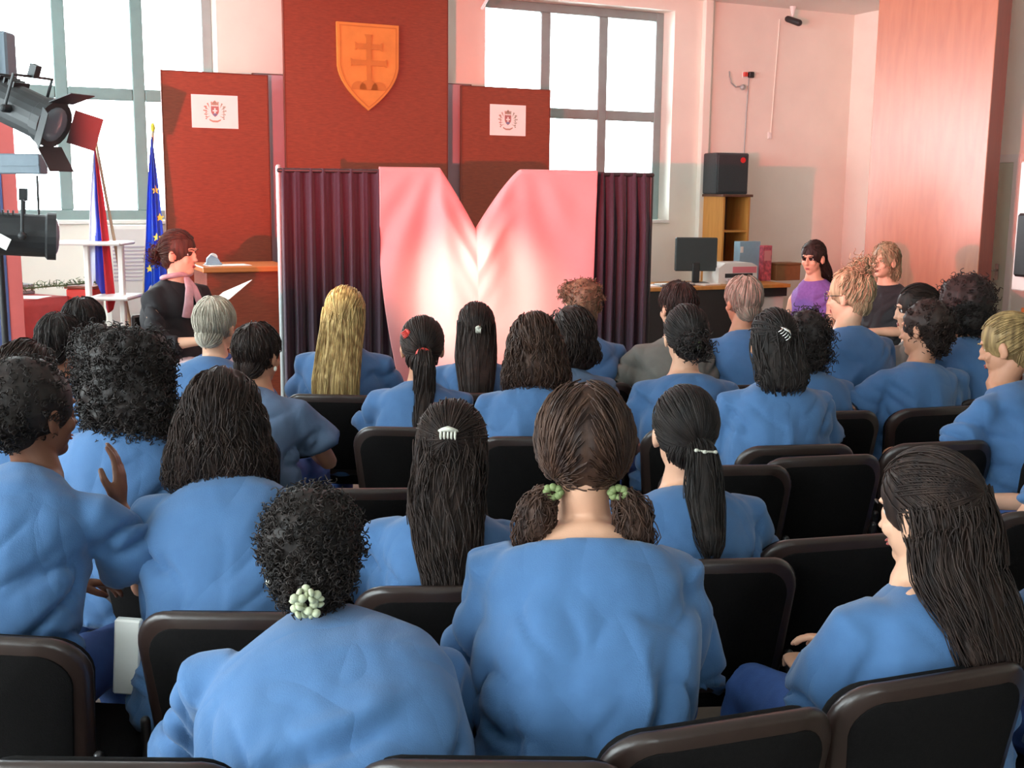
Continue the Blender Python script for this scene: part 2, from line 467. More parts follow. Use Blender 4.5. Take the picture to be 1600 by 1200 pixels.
for cx, r in ((-0.09, 0.07), (0.09, 0.07), (0.0, 0.085)):
    hb = MB(); hb.prism([(cx + r * math.cos(a), -0.19 + r * math.sin(a)) for a in np.linspace(0, PI, 12)], -0.043, -0.034)
    obj('hill', hb, M_SHIELD2, sh)
lb = MB(); o1 = shield_outline(W - .02, H - .04); o2 = shield_outline(W - .03, H - .06)
n_ = len(o1); lv = [(x, y, z) for y in (-0.038, -0.034) for (x, z) in o1] + [(x, y, z) for y in (-0.038, -0.034) for (x, z) in o2]
lf = []
for i in range(n_):
    j = (i + 1) % n_
    lf += [(i, j, 2 * n_ + j, 2 * n_ + i), (i, n_ + i, n_ + j, j), (2 * n_ + i, 2 * n_ + j, 3 * n_ + j, 3 * n_ + i)]
obj('shield_border', MB().add(lv, lf), M_SHIELD2, sh)

# paper crests
M_INK_BROWN = mat('print_brown', lin(176, 150, 132), 0.8, noise=0.1)
M_INK_RED = mat('print_red', lin(168, 118, 112), 0.8, noise=0.05)
M_INK_BLUE = mat('print_blue', lin(120, 128, 156), 0.8, noise=0.05)
M_INK_GREEN = mat('print_grey_green', lin(150, 158, 140), 0.8, noise=0.1)
def crest(px, yc, w, h, label):
    x = px_local(px, -0.37); P = RM @ Vector((x, -0.36, 0)); s = FPX / (P.y * math.cos(PITCH) ** 1)
    z = 1.7 + ((300 + (px - 800) * .0105) - yc) * P.y / FPX
    t = room_thing('paper_crest', label, 'poster', x, -0.362, z, group='printed paper crests on the wooden panels')
    obj('sheet', MB().box((-w / 2, -0.002, -h / 2), (w / 2, 0, h / 2)), M_PAPER, t)
    k = h / 0.28
    s1 = MB(); s1.prism([(a * k, b * k) for a, b in shield_outline(.033, .09)], -0.0032, -0.002)
    so = obj('shield', s1, M_INK_RED, t)
    s2 = MB(); s2.prism([(-.006 * k, .03 * k), (.006 * k, .03 * k), (.006 * k, -.03 * k), (-.006 * k, -.03 * k)], -0.004, -0.003); s2.prism([(-.02 * k, .012 * k), (.02 * k, .012 * k), (.02 * k, .002 * k), (-.02 * k, .002 * k)], -0.0041, -0.003)
    obj('cross', s2, M_PAPER, so)
    s3 = MB(); s3.prism([(.02 * k * math.cos(a), (-.026 + .012 * math.sin(a)) * k) for a in np.linspace(0, 2 * PI, 10)[:-1]], -0.0042, -0.003)
    obj('hills', s3, M_INK_BLUE, so)
    hb = MB()
    hb.prism([(-.03 * k, .055 * k), (.03 * k, .055 * k), (.022 * k, .075 * k), (0, .095 * k), (-.022 * k, .075 * k)], -0.0032, -0.002)
    obj('crown', hb, M_INK_BROWN, t)
    for sx in (-1, 1):
        wgt = MB()
        for i in range(7):
            a = R(-50 + i * 22); r0, r1 = .05 * k, (.105 - .004 * abs(i - 3)) * k
            p = [(sx * (math.cos(a) * r0 + .004), math.sin(a) * r0 * .9), (sx * (math.cos(a + .16) * r1), math.sin(a + .16) * r1 * .9), (sx * (math.cos(a + .28) * r1 * .95), math.sin(a + .28) * r1 * .9)]
            wgt.prism(p, -0.0032, -0.002)
            wgt.prism([(sx * (.075 * k + .008 * k * math.cos(q)), (-.06 + .017 * i) * k + .006 * k * math.sin(q)) for q in np.linspace(0, 2 * PI, 8)[:-1]], -0.0034, -0.002)
        obj('mantling', wgt, M_INK_GREEN if sx > 0 else M_INK_BROWN, t)
    rb = MB(); rb.prism([(-.05 * k, -.062 * k), (-.02 * k, -.075 * k), (.02 * k, -.075 * k), (.05 * k, -.062 * k), (.048 * k, -.075 * k), (.02 * k, -.09 * k), (-.02 * k, -.09 * k), (-.048 * k, -.075 * k)], -0.0032, -0.002)
    obj('ribbon', rb, M_INK_BROWN, t)
crest(340, 179, .375, .265, 'white paper with coat of arms on the left wooden panel')
crest(793, 192, .36, .275, 'white paper with coat of arms on the right wooden panel by the window')

# projection screen housing below the ceiling
xa, xb = px_local(424, -0.85), px_local(778, -0.85)
t = room_thing('projection_screen', 'long white rolled projection screen case hanging above the middle panel', 'projection screen', (xa + xb) / 2, -0.85, 3.43)
w = (xb - xa) / 2
obj('case', MB().box((-w, -.05, 0), (w, .05, .12), bev=.012), M_WHITE, t)
obj('bottom_slat', MB().box((-w + .03, -.014, -.02), (w - .03, .014, -.001), bev=.005), M_BLACK, t)
for sx in (-1, 1):
    b = MB(); b.box((sx * w - .012, -.06, -.03), (sx * w + .012, .06, .13), bev=.003); b.tube([(sx * w, .05, .02), (sx * (w + .02), .42, -.13)], [.012, .012]); b.box((sx * w - .01, -.01, .12), (sx * w + .01, .01, .189))
    obj('bracket', b, M_WHITE, t)

# wooden counter on the left
t = room_thing('wooden_counter', 'red brown wooden counter left of the puppet stage', 'counter', px_local(384, -1.55), -1.75)
P0 = px_local(318, -1.9) - px_local(384, -1.55); P1 = px_local(446, -1.9) - px_local(384, -1.55)
obj('front_panel', MB().box((P0, -.15, 0), (P1, -.13, 1.12), bev=.003), M_WOOD_RED, t)
obj('side_panel', MB().box((P0, -.13, 0), (P0 + .02, .35, 1.12), bev=.003), M_WOOD_RED, t)
obj('side_panel', MB().box((P1 - .02, -.13, 0), (P1, .35, 1.12), bev=.003), M_WOOD_RED, t)
obj('counter_top', MB().box((P0 - .03, -.19, 1.12), (P1 + .03, .4, 1.16), bev=.006), wood('orange_top', lin(190, 106, 54), lin(206, 124, 66), 0.4, (1, 8, 8)), t)
cw = RM @ Vector((px_local(331, -1.75), -1.72, 1.16))
t = thing('tape_dispenser', 'small grey rounded object on the left end of the wooden counter', 'tape dispenser', cw, RYAW)
b = MB(); b.box((-.06, -.025, 0), (.06, .025, .018), bev=.006); b.prism([(-.05, .018), (.05, .018), (.03, .05), (-.02, .075), (-.045, .05)], -.02, .02)
obj('base', b, mat('grey_blue_plastic', lin(150, 165, 180), .4, noise=.05), t)
b = MB(); b.tube([(0, -.012, .055), (0, .012, .055)], [.03, .03], n=18, round_=False); obj('tape_roll', b, M_WHITE, t)
t = tag(obj('paper_sheet', MB().box((-.15, -.1, 0), (.15, .1, .002)), M_PAPER, loc=RM @ Vector((px_local(352, -1.75), -1.75, 1.1603)), rot=(0, 0, RYAW + .1)), 'loose white sheet lying on the wooden counter', 'paper')

# ------------------------------------------------------------------ puppet stage: stand, dark curtains, draped white cloth
SL, SR = at(438, 266, 7.35), at(1017, 279, 7.75)
SZ = 1.82
ST = math.atan2(SR.y - SL.y, SR.x - SL.x)
SLEN = math.hypot(SR.x - SL.x, SR.y - SL.y)
SM = Matrix.Translation((SL.x, SL.y, 0)) @ Matrix.Rotation(ST, 4, 'Z')
def s_u(px):  # position along the bar seen in column px
    k = at(px, 300, 1).x; c, s = math.cos(ST), math.sin(ST)
    return (k * SL.y - SL.x) / (c - k * s)
st = thing('backdrop_stand', 'metal pipe stand that carries the stage curtains', 'stand', (SL.x, SL.y, 0), ST)
obj('crossbar', MB().tube([(-.01, 0, SZ), (s_u(687), 0, SZ)], [.014, .014]), M_BLACK, st, smooth=True)
obj('crossbar', MB().tube([(s_u(812), 0, SZ), (SLEN + .01, 0, SZ)], [.014, .014]), M_BLACK, st, smooth=True)
M_GREYPIPE = mat('grey_pipe_paint', lin(170, 176, 176), .4, metal=.4, noise=.05)
for u, r in ((-.012, .017), (s_u(686), .013), (s_u(813), .013), (SLEN + .01, .015)):
    obj('upright', MB().tube([(u, .02, .02), (u, .02, SZ + (.02 if u < 0 else 0))], [r, r]), M_GREYPIPE if u < 0 else M_BLACK, st, smooth=True)
    b = MB(); b.box((u - .03, -.22, 0), (u + .03, .26, .018), bev=.005); obj('foot', b, M_BLACK, st)
def curtain(label, u0, u1, folds, seed, yoff=-0.02, z0=0.03):
    rnd = random.Random(seed); n = 150; m = 30
    ph = [rnd.uniform(0, 6.28) for _ in range(4)]
    G = np.zeros((m, n, 3))
    for i in range(m):
        v = i / (m - 1)
        for j in range(n):
            u = j / (n - 1)
            f = math.sin(2 * PI * folds * (u + .012 * math.sin(5 * u + ph[0])) + ph[1] + .25 * v * math.sin(7 * u + ph[3])) + .35 * math.sin(2 * PI * folds * 2.3 * u + ph[2])
            G[i, j] = (u0 + (u1 - u0) * u, yoff + (-.012 - .022 * min(1, v * 4)) * f - .03 * min(1, v * 5), SZ + .015 - (SZ - z0) * v)
    o = obj('stage_curtain', MB().grid(G), M_CURTAIN, smooth=True)
    o.matrix_world = SM
    s = o.modifiers.new('cloth', 'SOLIDIFY'); s.thickness = .004
    return tag(o, label, 'curtain', 'dark stage curtains')
curtain('dark maroon stage curtain on the left of the brightly lit draped cloth', .0, s_u(640), 10, 1, yoff=.0)
curtain('dark stage curtain on the right of the brightly lit draped cloth', s_u(918), SLEN, 6, 2, yoff=.0)
def cloth():
    n, m = 220, 70
    G = np.zeros((m, n, 3))
    a0, a1 = s_u(592), s_u(929)
    uL, uV, uR = s_u(686), s_u(742), s_u(812)
    for j in range(n):
        u = j / (n - 1); x = a0 + (a1 - a0) * u
        if x < uL: zt = SZ + .022
        elif x < uV: q = (x - uL) / (uV - uL); zt = SZ + .022 - .385 * (q * .88 + .12 * q * q)
        elif x < uR: q = (uR - x) / (uR - uV); zt = SZ + .018 - .385 * (q ** 1.25)
        else: zt = SZ + .018
        for i in range(m):
            v = i / (m - 1)
            z = zt + (0.02 - zt) * v
            # the hem is gathered: lower rows are drawn inwards
            drop = SZ - z
            xl = x + (.16 * max(0, drop - .55) ** 1.5 * (1 - u) ** 2) - .02 * drop * u ** 3
            # folds fan out from the two hanging points
            an1 = math.atan2(x - uL, .25 + drop); an2 = math.atan2(x - uR, .25 + drop)
            f = .024 * math.sin(17 * an1 + 1.1) * min(1, drop * 2) * math.exp(-((x - uL) / .5) ** 2)
            f += .020 * math.sin(14 * an2 + .3) * min(1, drop * 2) * math.exp(-((x - uR) / .45) ** 2)
            f += .006 * math.sin(19 * x + 2 * v) * min(1, drop * 3)
            sag = .10 * math.exp(-((x - uV) / .22) ** 2) * (1 - .3 * v)       # the middle falls forward
            swag = .012 * math.sin(30 * (zt - z) + 9 * (x - uV) ** 2) * math.exp(-((x - uV) / .2) ** 2) * math.exp(-3 * (zt - z))
            G[i, j] = (xl, -.075 - f - sag * min(1, (zt - z) * 4) - swag, z)
    # a short flap folded back over the bar
    back = np.zeros((6, n, 3))
    for j in range(n):
        top = G[0, j]
        for k in range(6):
            q = k / 5
            back[5 - k, j] = (top[0], -.075 + .11 * q, top[2] + .008 * math.sin(PI * q) - .10 * max(0, q - .7))
    GG = np.vstack([back, G[1:]])
    o = obj('draped_cloth', MB().grid(GG), M_CLOTH, smooth=True)
    o.matrix_world = SM
    s = o.modifiers.new('cloth', 'SOLIDIFY'); s.thickness = .003
    tag(o, 'white cloth tinted for red light, draped in a V between dark curtains, brightly lit', 'cloth')
cloth()

# ------------------------------------------------------------------ lamps
def lamp_head(name, label, loc, aim, L=.34, r=.11, barn=True, lit=None, long=False, shut=False):
    """theatre spotlight; local +Y is the beam"""
    q = (Vector(aim) - Vector(loc)).to_track_quat('Y', 'Z')
    t = thing(name, label, 'stage light', loc); t.rotation_mode = 'QUATERNION'; t.rotation_quaternion = q
    b = MB()
    if long:
        b.tube([(0, -L * .55, 0), (0, -L * .5, 0), (0, -L * .1, 0), (0, -L * .05, 0), (0, L * .42, 0), (0, L * .45, 0)], [r * .8, r, r, r * .66, r * .62, r * .72], n=22, round_=False)
    else:
        b.tube([(0, -L * .5, 0), (0, -L * .45, 0), (0, L * .3, 0), (0, L * .33, 0), (0, L * .45, 0)], [r * .7, r, r, r * 1.12, r * 1.12], n=22, round_=False)
    for i in range(5): b.box((-r * .5, -L * (.42 - .07 * i), r * .86), (r * .5, -L * (.40 - .07 * i), r * 1.12))
    obj('housing', b, M_LAMPBLK, t)
    ln = MB(); ln.ell((0, L * .44, 0), (r * .85, .02, r * .85)); ml = lit or mat('lens_glass', lin(120, 130, 140), .1, noise=.03)
    obj('lens', ln, ml, t, smooth=True)
    y = MB(); y.tube([(-r * 1.25, 0, 0), (-r * 1.25, 0, r * 1.6), (r * 1.25, 0, r * 1.6), (r * 1.25, 0, 0)], [.008, .008, .008, .008], round_=False); y.tube([(-r * 1.3, 0, 0), (-r * .9, 0, 0)], [.02, .02]); y.tube([(r * .9, 0, 0), (r * 1.3, 0, 0)], [.02, .02]); y.box((-.02, -.02, r * 1.6), (.02, .02, r * 1.6 + .06))
    obj('yoke', y, M_LAMPBLK, t)
    if barn:
        for k, an in enumerate((0, 90, 180, 270)):
            f = MB(); Mx = Matrix.Rotation(R(an), 4, 'Y') @ Matrix.Translation((0, L * .46, r * 1.05)) @ Matrix.Rotation(R(-46.6 if shut and k == 2 else 38), 4, 'X')  # shut: unseen lower flap tilted in, added to keep red light off the heads
            f.box((-r * .8, 0, -.002), (r * .8, r * 1.3, .002), M=Mx)
            obj('barn_door', f, M_LAMPBLK, t)
    return t
def tripod(label, loc, h, hbar=None, rz=0):
    t = thing('tripod_stand', label, 'stand', (loc[0], loc[1], 0), rz)
    obj('pole', MB().tube([(0, 0, .12), (0, 0, h)], [.018, .014]), M_BLACK, t, smooth=True)
    b = MB(); b.tube([(0, 0, .62), (0, 0, .72)], [.028, .028], round_=False); obj('collar', b, M_BLACK, t)
    for k in range(3):
        a = 2 * PI * k / 3 + .4
        obj('leg', MB().tube([(0, 0, .66), (math.cos(a) * .42, math.sin(a) * .42, .015)], [.011, .011]), M_BLACK, t, smooth=True)
        obj('brace', MB().tube([(0, 0, .25), (math.cos(a) * .25, math.sin(a) * .25, .28)], [.006, .006]), M_BLACK, t)
    if hbar:
        obj('crossbar', MB().tube([(hbar[0], 0, h), (hbar[1], 0, h)], [.016, .016]), M_BLACK, t, smooth=True)
    return t
# lamps in use, behind the left edge of the frame
def emis(name, col, st):
    m = bpy.data.materials.new(name); m.use_nodes = True; p = m.node_tree.nodes['Principled BSDF']
    p.inputs['Emission Color'].default_value = col; p.inputs['Emission Strength'].default_value = st
    return m
def behind(loc, aim, d): return Vector(loc) - (Vector(aim) - Vector(loc)).normalized() * d
lamp_head('stage_light', 'red stage light on the tripod beside the left wall', behind(RED_LAMP, RED_AIM, .175), RED_AIM, shut=True, lit=emis('red_lens', (1, .03, .02, 1), 6))
lamp_head('stage_light', 'white stage light above the red one', behind(WHITE_LAMP, WHITE_AIM, .30), WHITE_AIM, lit=emis('white_lens', (1, .9, .75, 1), 6), barn=False, long=True, r=.09)
tripod('tripod stand beside the left wall carrying the lit stage lights', (-1.72, 2.34), 1.95)

# the group of dark lamps seen against the left window
LY = 5.9
top = at(-6, 52, LY)
base = at(-6, 300, LY)
tripod('black lamp stand at the left edge before the window', (base.x, base.y), 2.45)
c1, c1b = at(20, 152, LY - .12), at(108, 205, LY - .12)
lamp_head('stage_light', 'upper dark stage light with square flaps tilted down to the right', at(38, 172, LY - .15), at(120, 212, LY - .25), L=.42, r=.105)
lamp_head('stage_light', 'lower dark round stage light beside the window sill', at(36, 367, LY - .15), at(130, 372, LY - .05), L=.34, r=.105, barn=False)
b = MB(); p = at(-10, 92, LY); b.box((-.1, -.06, -.13), (.1, .06, .13), bev=.01)
o = obj('dimmer_box', b, mat('blue_grey_metal', lin(116, 130, 142), .5, noise=.06), loc=at(-12, 92, LY + .1)); tag(o, 'grey blue box on top of the dark lamp stand', 'box')
b = MB(); b.box((-.17, -.05, -.05), (.17, .05, .05), bev=.006); b.box((-.16, -.055, -.01), (.165, -.05, .0))
o = obj('control_box', b, mat('blue_grey_metal', lin(116, 130, 142), .5), loc=at(16, 256, LY + .02)); tag(o, 'flat grey blue box halfway up the dark lamp stand', 'box')
o = obj('lamp_rod', MB().tube([at(58, 276, LY - .1), at(61, 345, LY - .1)], [.006, .006]), M_BLACK); tag(o, 'thin upright rod above the lower dark stage light', 'rod')
o = obj('label_sticker', MB().box((-.03, -.002, -.03), (.03, 0, .03)), M_PAPER, loc=at(5, 378, LY - .30), rot=(0, .5, 0)); tag(o, 'small white sticker on the lower dark stage light', 'sticker')
# red banner behind the lamps
bt, bb = at(-14, 150, 7.6), at(-14, 345, 7.6)
t = thing('rollup_banner', 'red upright banner behind the dark lamp stand', 'banner', (bb.x, bb.y, 0), .2)
obj('banner_sheet', MB().box((-.22, -.004, .08), (.17, .004, bt.z)), mat('banner_red', lin(196, 88, 84), .6, noise=.1, nscale=4), t)
obj('banner_base', MB().box((-.25, -.12, 0), (.2, .12, .08), bev=.02), M_GREYPIPE, t)
obj('banner_stripe', MB().box((-.02, -.007, .1), (.08, -.004, bt.z - .4)), mat('banner_blue', lin(64, 74, 122), .6, noise=.3, nscale=6), t)

# ------------------------------------------------------------------ flags
FB = Vector((at(206, 300, 8.65).x, 8.65, 0))
fs = thing('flag_stand', 'round floor stand holding both flag poles', 'stand', FB)
obj('stand_foot', MB().tube([(0, 0, 0), (0, 0, .035)], [.2, .18], n=28, round_=False), M_WHITE, fs)
obj('stand_socket', MB().tube([(0, 0, .035), (0, 0, .3)], [.04, .035], n=16, round_=False), M_WHITE, fs)
M_FW = mat('flag_white', lin(236, 234, 240), .7, noise=.03, trans=.6); M_FB = mat('flag_blue', lin(120, 134, 226), .7, noise=.05, trans=.55); M_FR = mat('flag_red', lin(222, 84, 92), .7, noise=.05, trans=.55); M_EU = mat('flag_deep_blue', lin(90, 142, 236), .7, noise=.06, trans=.6); M_STAR = mat('star_yellow', lin(226, 214, 70), .6, noise=.03)
def flag(label, poletop, footx, widths, cols, x0f, x1f, zlow, stars=None, name='flag'):
    T = Vector(poletop); Fp = Vector((FB.x + footx, FB.y, .16))
    t = thing(name, label, 'flag', (FB.x, FB.y, 0))
    L = lambda p: Vector(p) - Vector((FB.x, FB.y, 0))
    obj('flag_pole', MB().tube([L(Fp), L(T)], [.013, .011]), M_WOOD_LIGHT, t, smooth=True)
    obj('finial', MB().ell(L(T) + Vector((0, 0, .03)), (.017, .017, .035)), M_STAR, t, smooth=True)
    n, m = 64, 40; G = np.zeros((m, n, 3))
    for i in range(m):
        v = i / (m - 1); z = T.z - .04 + (zlow - T.z + .04) * v
        xl = T.x + (x0f - T.x) * v ** .8; xr = T.x + (x1f - T.x) * v ** .8
        for j in range(n):
            a = j / (n - 1)
            G[i, j] = (xl + (xr - xl) * a - FB.x, T.y - FB.y - .03 - .03 * math.sin(a * 17 + v) * min(1, v * 3) - .01 * math.sin(a * 41), z + .12 * v * math.sin(a * 6))
    cl = MB().grid(G)
    o = obj('flag_cloth', cl, cols, t, smooth=True)
    for k, pol in enumerate(o.data.polygons):
        i, j = divmod(k, n - 1)
        pol.material_index = min(len(cols) - 1, int((j / (n - 1) + .12 * math.sin(i * .25)) * len(cols))) if len(cols) > 1 else 0
    o.modifiers.new('cloth', 'SOLIDIFY').thickness = .003
    for (px, py) in (stars or []):
        s = MB(); pts = []
        for q in range(10):
            rr = .034 if q % 2 == 0 else .014
            pts.append((rr * math.sin(q * PI / 5), rr * math.cos(q * PI / 5)))
        p = at(px, py, FB.y - .1); s.prism(pts, -.003, .0)
        so = obj('star', s, M_STAR, t); so.location = L(p)
    return t
flag('white, blue and red flag hanging on a leaning pole before the left window', at(150, 224, 8.55), .02, None, [M_FW, M_FB, M_FR], at(139, 400, 8.55).x, at(178, 400, 8.55).x, at(150, 462, 8.55).z)
flag('deep blue flag with yellow stars on a leaning pole beside the left wooden panel', at(239, 206, 8.6), -.02, None, [M_EU], at(226, 400, 8.6).x, at(262, 400, 8.6).x, at(240, 470, 8.6).z, stars=[(243, 297), (245, 371), (234, 420), (250, 340)])

# white cabinet below the window, white display rack
x0, x1 = px_local(160, -.3), px_local(244, -.3)
t = room_thing('radiator_cover', 'white rounded radiator cover under the left window', 'radiator cover', (x0 + x1) / 2, -.02)
w = (x1 - x0) / 2
obj('cover_body', MB().box((-w, -.26, .08), (w, -.01, 1.40), bev=.03), M_WHITE, t)
gb = MB()
for i in range(10): gb.box((-w + .06, -.265, .95 + .03 * i), (w - .06, -.259, .963 + .03 * i))
obj('grille', gb, M_LILAC, t)
obj('plinth', MB().box((-w + .03, -.24, 0), (w - .03, -.02, .08)), M_LILAC, t)
RY = 8.45
pa_, pb_ = at(86, 379, RY), at(200, 379, RY)
t = thing('display_rack', 'white display rack with two thin shelves beside the flags', 'rack', ((pa_.x + pb_.x) / 2, RY, 0))
w = (pb_.x - pa_.x) / 2; zt = pa_.z
obj('shelf', MB().box((-w, -.17, zt - .012), (w, .17, zt + .012), bev=.01), M_WHITE, t)
sl = at(178, 463, RY); obj('shelf', MB().box((sl.x - .13 - (pa_.x + pb_.x) / 2, -.2, sl.z - .015), (w + .05, .17, sl.z + .012), bev=.01), M_WHITE, t)
for px in (137, 190):
    xx = at(px, 420, RY).x - (pa_.x + pb_.x) / 2
    obj('post', MB().box((xx - .021, -.02, .02), (xx + .021, .02, zt - .012), bev=.008), M_WHITE, t)
obj('rack_foot', MB().box((-.1, -.2, 0), (w + .04, .2, .02), bev=.006), M_WHITE, t)

# table with red cloth on the left
TZ = .90
cL, cR = at_z(-130, 500, TZ), at_z(112, 457, TZ)
nl, nr, fr_, fl_ = at_z(-140, 484, TZ), at_z(107, 462, TZ), at_z(150, 440, TZ), at_z(-110, 446, TZ)
t = thing('cloth_table', 'table under a pleated red cloth at the left edge', 'table', (nl.x, nl.y, 0), math.atan2(nr.y - nl.y, nr.x - nl.x))
Mi = (Matrix.Translation((nl.x, nl.y, 0)) @ Matrix.Rotation(math.atan2(nr.y - nl.y, nr.x - nl.x), 4, 'Z'))
tw = (nr - nl).length; td = .62
obj('table_top', MB().box((.02, .02, TZ - .04), (tw - .02, td, TZ - .01), bev=.004), M_WOOD_LIGHT, t)
for x in (.08, tw - .08):
    for y in (.08, td - .06): obj('leg', MB().box((x - .02, y - .02, 0), (x + .02, y + .02, TZ - .04)), M_BLACK, t)
n = 160; rows = 16; G = []
for i in range(rows):
    v = i / (rows - 1); row = []
    for j in range(n):
        s = j / (n - 1) * (tw + td * .9)
        x, y, nx, ny = (s, 0, 0, -1) if s < tw else (tw, s - tw, 1, 0)
        f = .018 * v * (math.sin(s * 34) + .5 * math.sin(s * 71 + 1))
        row.append((x + nx * (f + .03 * v), y + ny * (f + .03 * v), TZ - .008 - v * (TZ - .05)))
    G.append(row)
lid = MB().grid(G); lid.box((.0, .0, TZ - .01), (tw, td, TZ - .004))
cl = obj('table_cloth', lid, mat('red_table_cloth', lin(208, 92, 92), .75, noise=.06, nscale=20, bump=.1), None, smooth=True)
cl.matrix_world = Mi; tag(cl, 'pleated red cloth hanging over the table at the left edge', 'tablecloth')
cl.modifiers.new('c', 'SOLIDIFY').thickness = .002
rr = random.Random(3)
def on_table(x, y): return Mi @ Vector((x, y, TZ - .0035))
for k in range(5):
    x = tw - .25 - .3 * k
    o = obj('paper_sheet', MB().box((-.16, -.11, 0), (.16, .11, .003)), M_PAPER, loc=on_table(x, .18 + .03 * (k % 2)) , rot=(0, 0, rr.uniform(-.15, .15)))
    tag(o, ['white sheet at the right corner of the red clothed table', 'second white sheet from the right corner of the red clothed table', 'middle white sheet of the row on the red clothed table', 'second white sheet from the left on the red clothed table', 'leftmost white sheet on the red clothed table'][k], 'paper', 'white sheets on the red clothed table')
bx_cols = [('grey', lin(150, 150, 158)), ('pink', lin(214, 96, 104)), ('pale grey', lin(196, 200, 206)), ('rosy', lin(206, 110, 116))]
for k, (cn, c) in enumerate(bx_cols):
    t = thing('book_stack', ['grey folder stack near the rack', 'pink folder stack on the red clothed table', 'pale grey stack behind the lamp', 'rosy stack at the far left edge'][k], 'books', on_table(tw - .12 - .3 * k, .47), Mi.to_euler().z + rr.uniform(-.2, .2))
    for q in range(3):
        b = MB(); b.box((-.13, -.09, .025 * q + .001), (.13, .09, .025 * q + .024), bev=.003); obj('book', b, mat('folder_%s' % cn.replace(' ', '_'), c, .6, noise=.05) if q % 2 == 0 else M_PAPER, t)
# garland
gm = MB(); rg = random.Random(5)
gp0, gp1 = Mi @ Vector((tw - 1.7, .36, TZ + .03)), at(152, 441, (Mi @ Vector((tw, .4, 0))).y)
for k in range(520):
    q = rg.random(); c = gp0.lerp(gp1, q) + Vector((rg.gauss(0, .012), rg.gauss(0, .018), abs(rg.gauss(0, .016))))
    d = Vector((rg.gauss(0, 1), rg.gauss(0, 1), rg.gauss(0, 1))).normalized() * .035
    s = d.orthogonal().normalized() * .005
    gm.add([c - s, c + s, c + d + s * .3, c + d - s * .3], [(0, 1, 2, 3)])
gm.tube([gp0, gp1], [.006, .006])
tag(obj('garland', gm, mat('garland_green', lin(96, 108, 74), .8, noise=.2), fix=False), 'thin green garland lying across the red clothed table', 'garland')
# red box at its end
rb0, rb1 = at(112, 445, 8.75), at(155, 466, 8.75)
t = thing('red_box', 'bright red open box beside the display rack', 'box', ((rb0.x + rb1.x) / 2, 8.75, 0))
w = (rb1.x - rb0.x) / 2
zt = rb0.z
o2 = MB(); o2.box((-w, -.1, 0), (w, .1, zt - .12), bev=.01); obj('pedestal', o2, M_WHITE, t)
o2 = MB(); o2.box((-w, -.12, zt - .12), (w, .12, zt - .02), bev=.01); obj('box_body', o2, mat('red_card', lin(214, 60, 50), .6, noise=.05), t)
o2 = MB(); o2.box((-w - .01, -.13, zt - .02), (w + .01, .13, zt), bev=.004); obj('box_rim', o2, M_WOOD_RED, t)

# ------------------------------------------------------------------ desk corner on the right
DZ = .85; YF, YB = -1.15, -.52
dx0, dx1 = px_local(1000, YF), px_local(1243, YF)
t = room_thing('office_desk', 'long desk with black front under the computer', 'desk', dx0, YF)
L = dx1 - dx0
obj('desk_top', MB().box((0, 0, DZ - .035), (L, YB - YF, DZ), bev=.004), M_WOOD_GOLD, t)
obj('front_panel', MB().box((.02, .03, .12), (L * .8, .05, DZ - .036)), M_BLACK, t)
obj('side_panel', MB().box((0.0, .02, 0), (.025, YB - YF - .02, DZ - .036)), M_BLACK, t)
obj('apron', MB().box((L * .8, .03, DZ - .12), (L - .02, .05, DZ - .036)), M_BLACK, t)
obj('pedestal', MB().box((L * .8 + .01, .06, 0), (L - .03, YB - YF - .03, DZ - .12), bev=.01), M_WHITE, t)
def desk_pt(px, yl): return px_local(px, yl), yl, DZ + .001
# shelf unit with loudspeaker
sx0 = px_local(1131, -.42); sx1 = px_local(1173, -.42)
swd = sx1 - sx0
t = room_thing('open_shelf', 'golden wooden open shelf unit behind the desk under the loudspeaker', 'shelf', sx0, -.42)
sz = 1.70; dp = .38
obj('side_panel', MB().box((0, 0, 0), (.022, dp, sz - .025)), M_WOOD_GOLD, t)
obj('side_panel', MB().box((swd - .022, 0, 0), (swd, dp, sz - .025)), M_WOOD_GOLD, t)
obj('top_board', MB().box((-.02, -.02, sz - .025), (swd + .02, dp, sz), bev=.003), M_WOOD_DARK, t)
obj('back_board', MB().box((.022, dp - .012, .02), (swd - .022, dp, sz - .025)), M_WOOD_DARK, t)
for z in (.05, .45, .87, 1.32): obj('shelf_board', MB().box((.023, .01, z), (swd - .023, dp - .013, z + .02)), M_WOOD_GOLD, t)
lx0, lx1 = px_local(1122, -.44), px_local(1171, -.44)
t = room_thing('loudspeaker', 'black loudspeaker box on top of the golden shelf unit', 'loudspeaker', (sx0 + sx1) / 2 - .02, -.24, sz + .001, rz=-.12)
lw = .185; lh = .41
obj('cabinet', MB().box((-lw, -.13, 0), (lw, .15, lh), bev=.012), mat('speaker_carpet', lin(62, 66, 68), .8, noise=.15, nscale=60), t)
gb = MB(); gb.box((-lw + .02, -.142, .02), (lw - .02, -.129, lh - .02), bev=.004); obj('grille', gb, mat('speaker_grille', lin(50, 52, 54), .6, noise=.35, nscale=220), t)
gb = MB(); gb.tube([(.11, -.147, .34), (.11, -.141, .34)], [.028, .028], n=20, round_=False); obj('badge', gb, mat('badge_red', lin(200, 40, 40), .5), t)

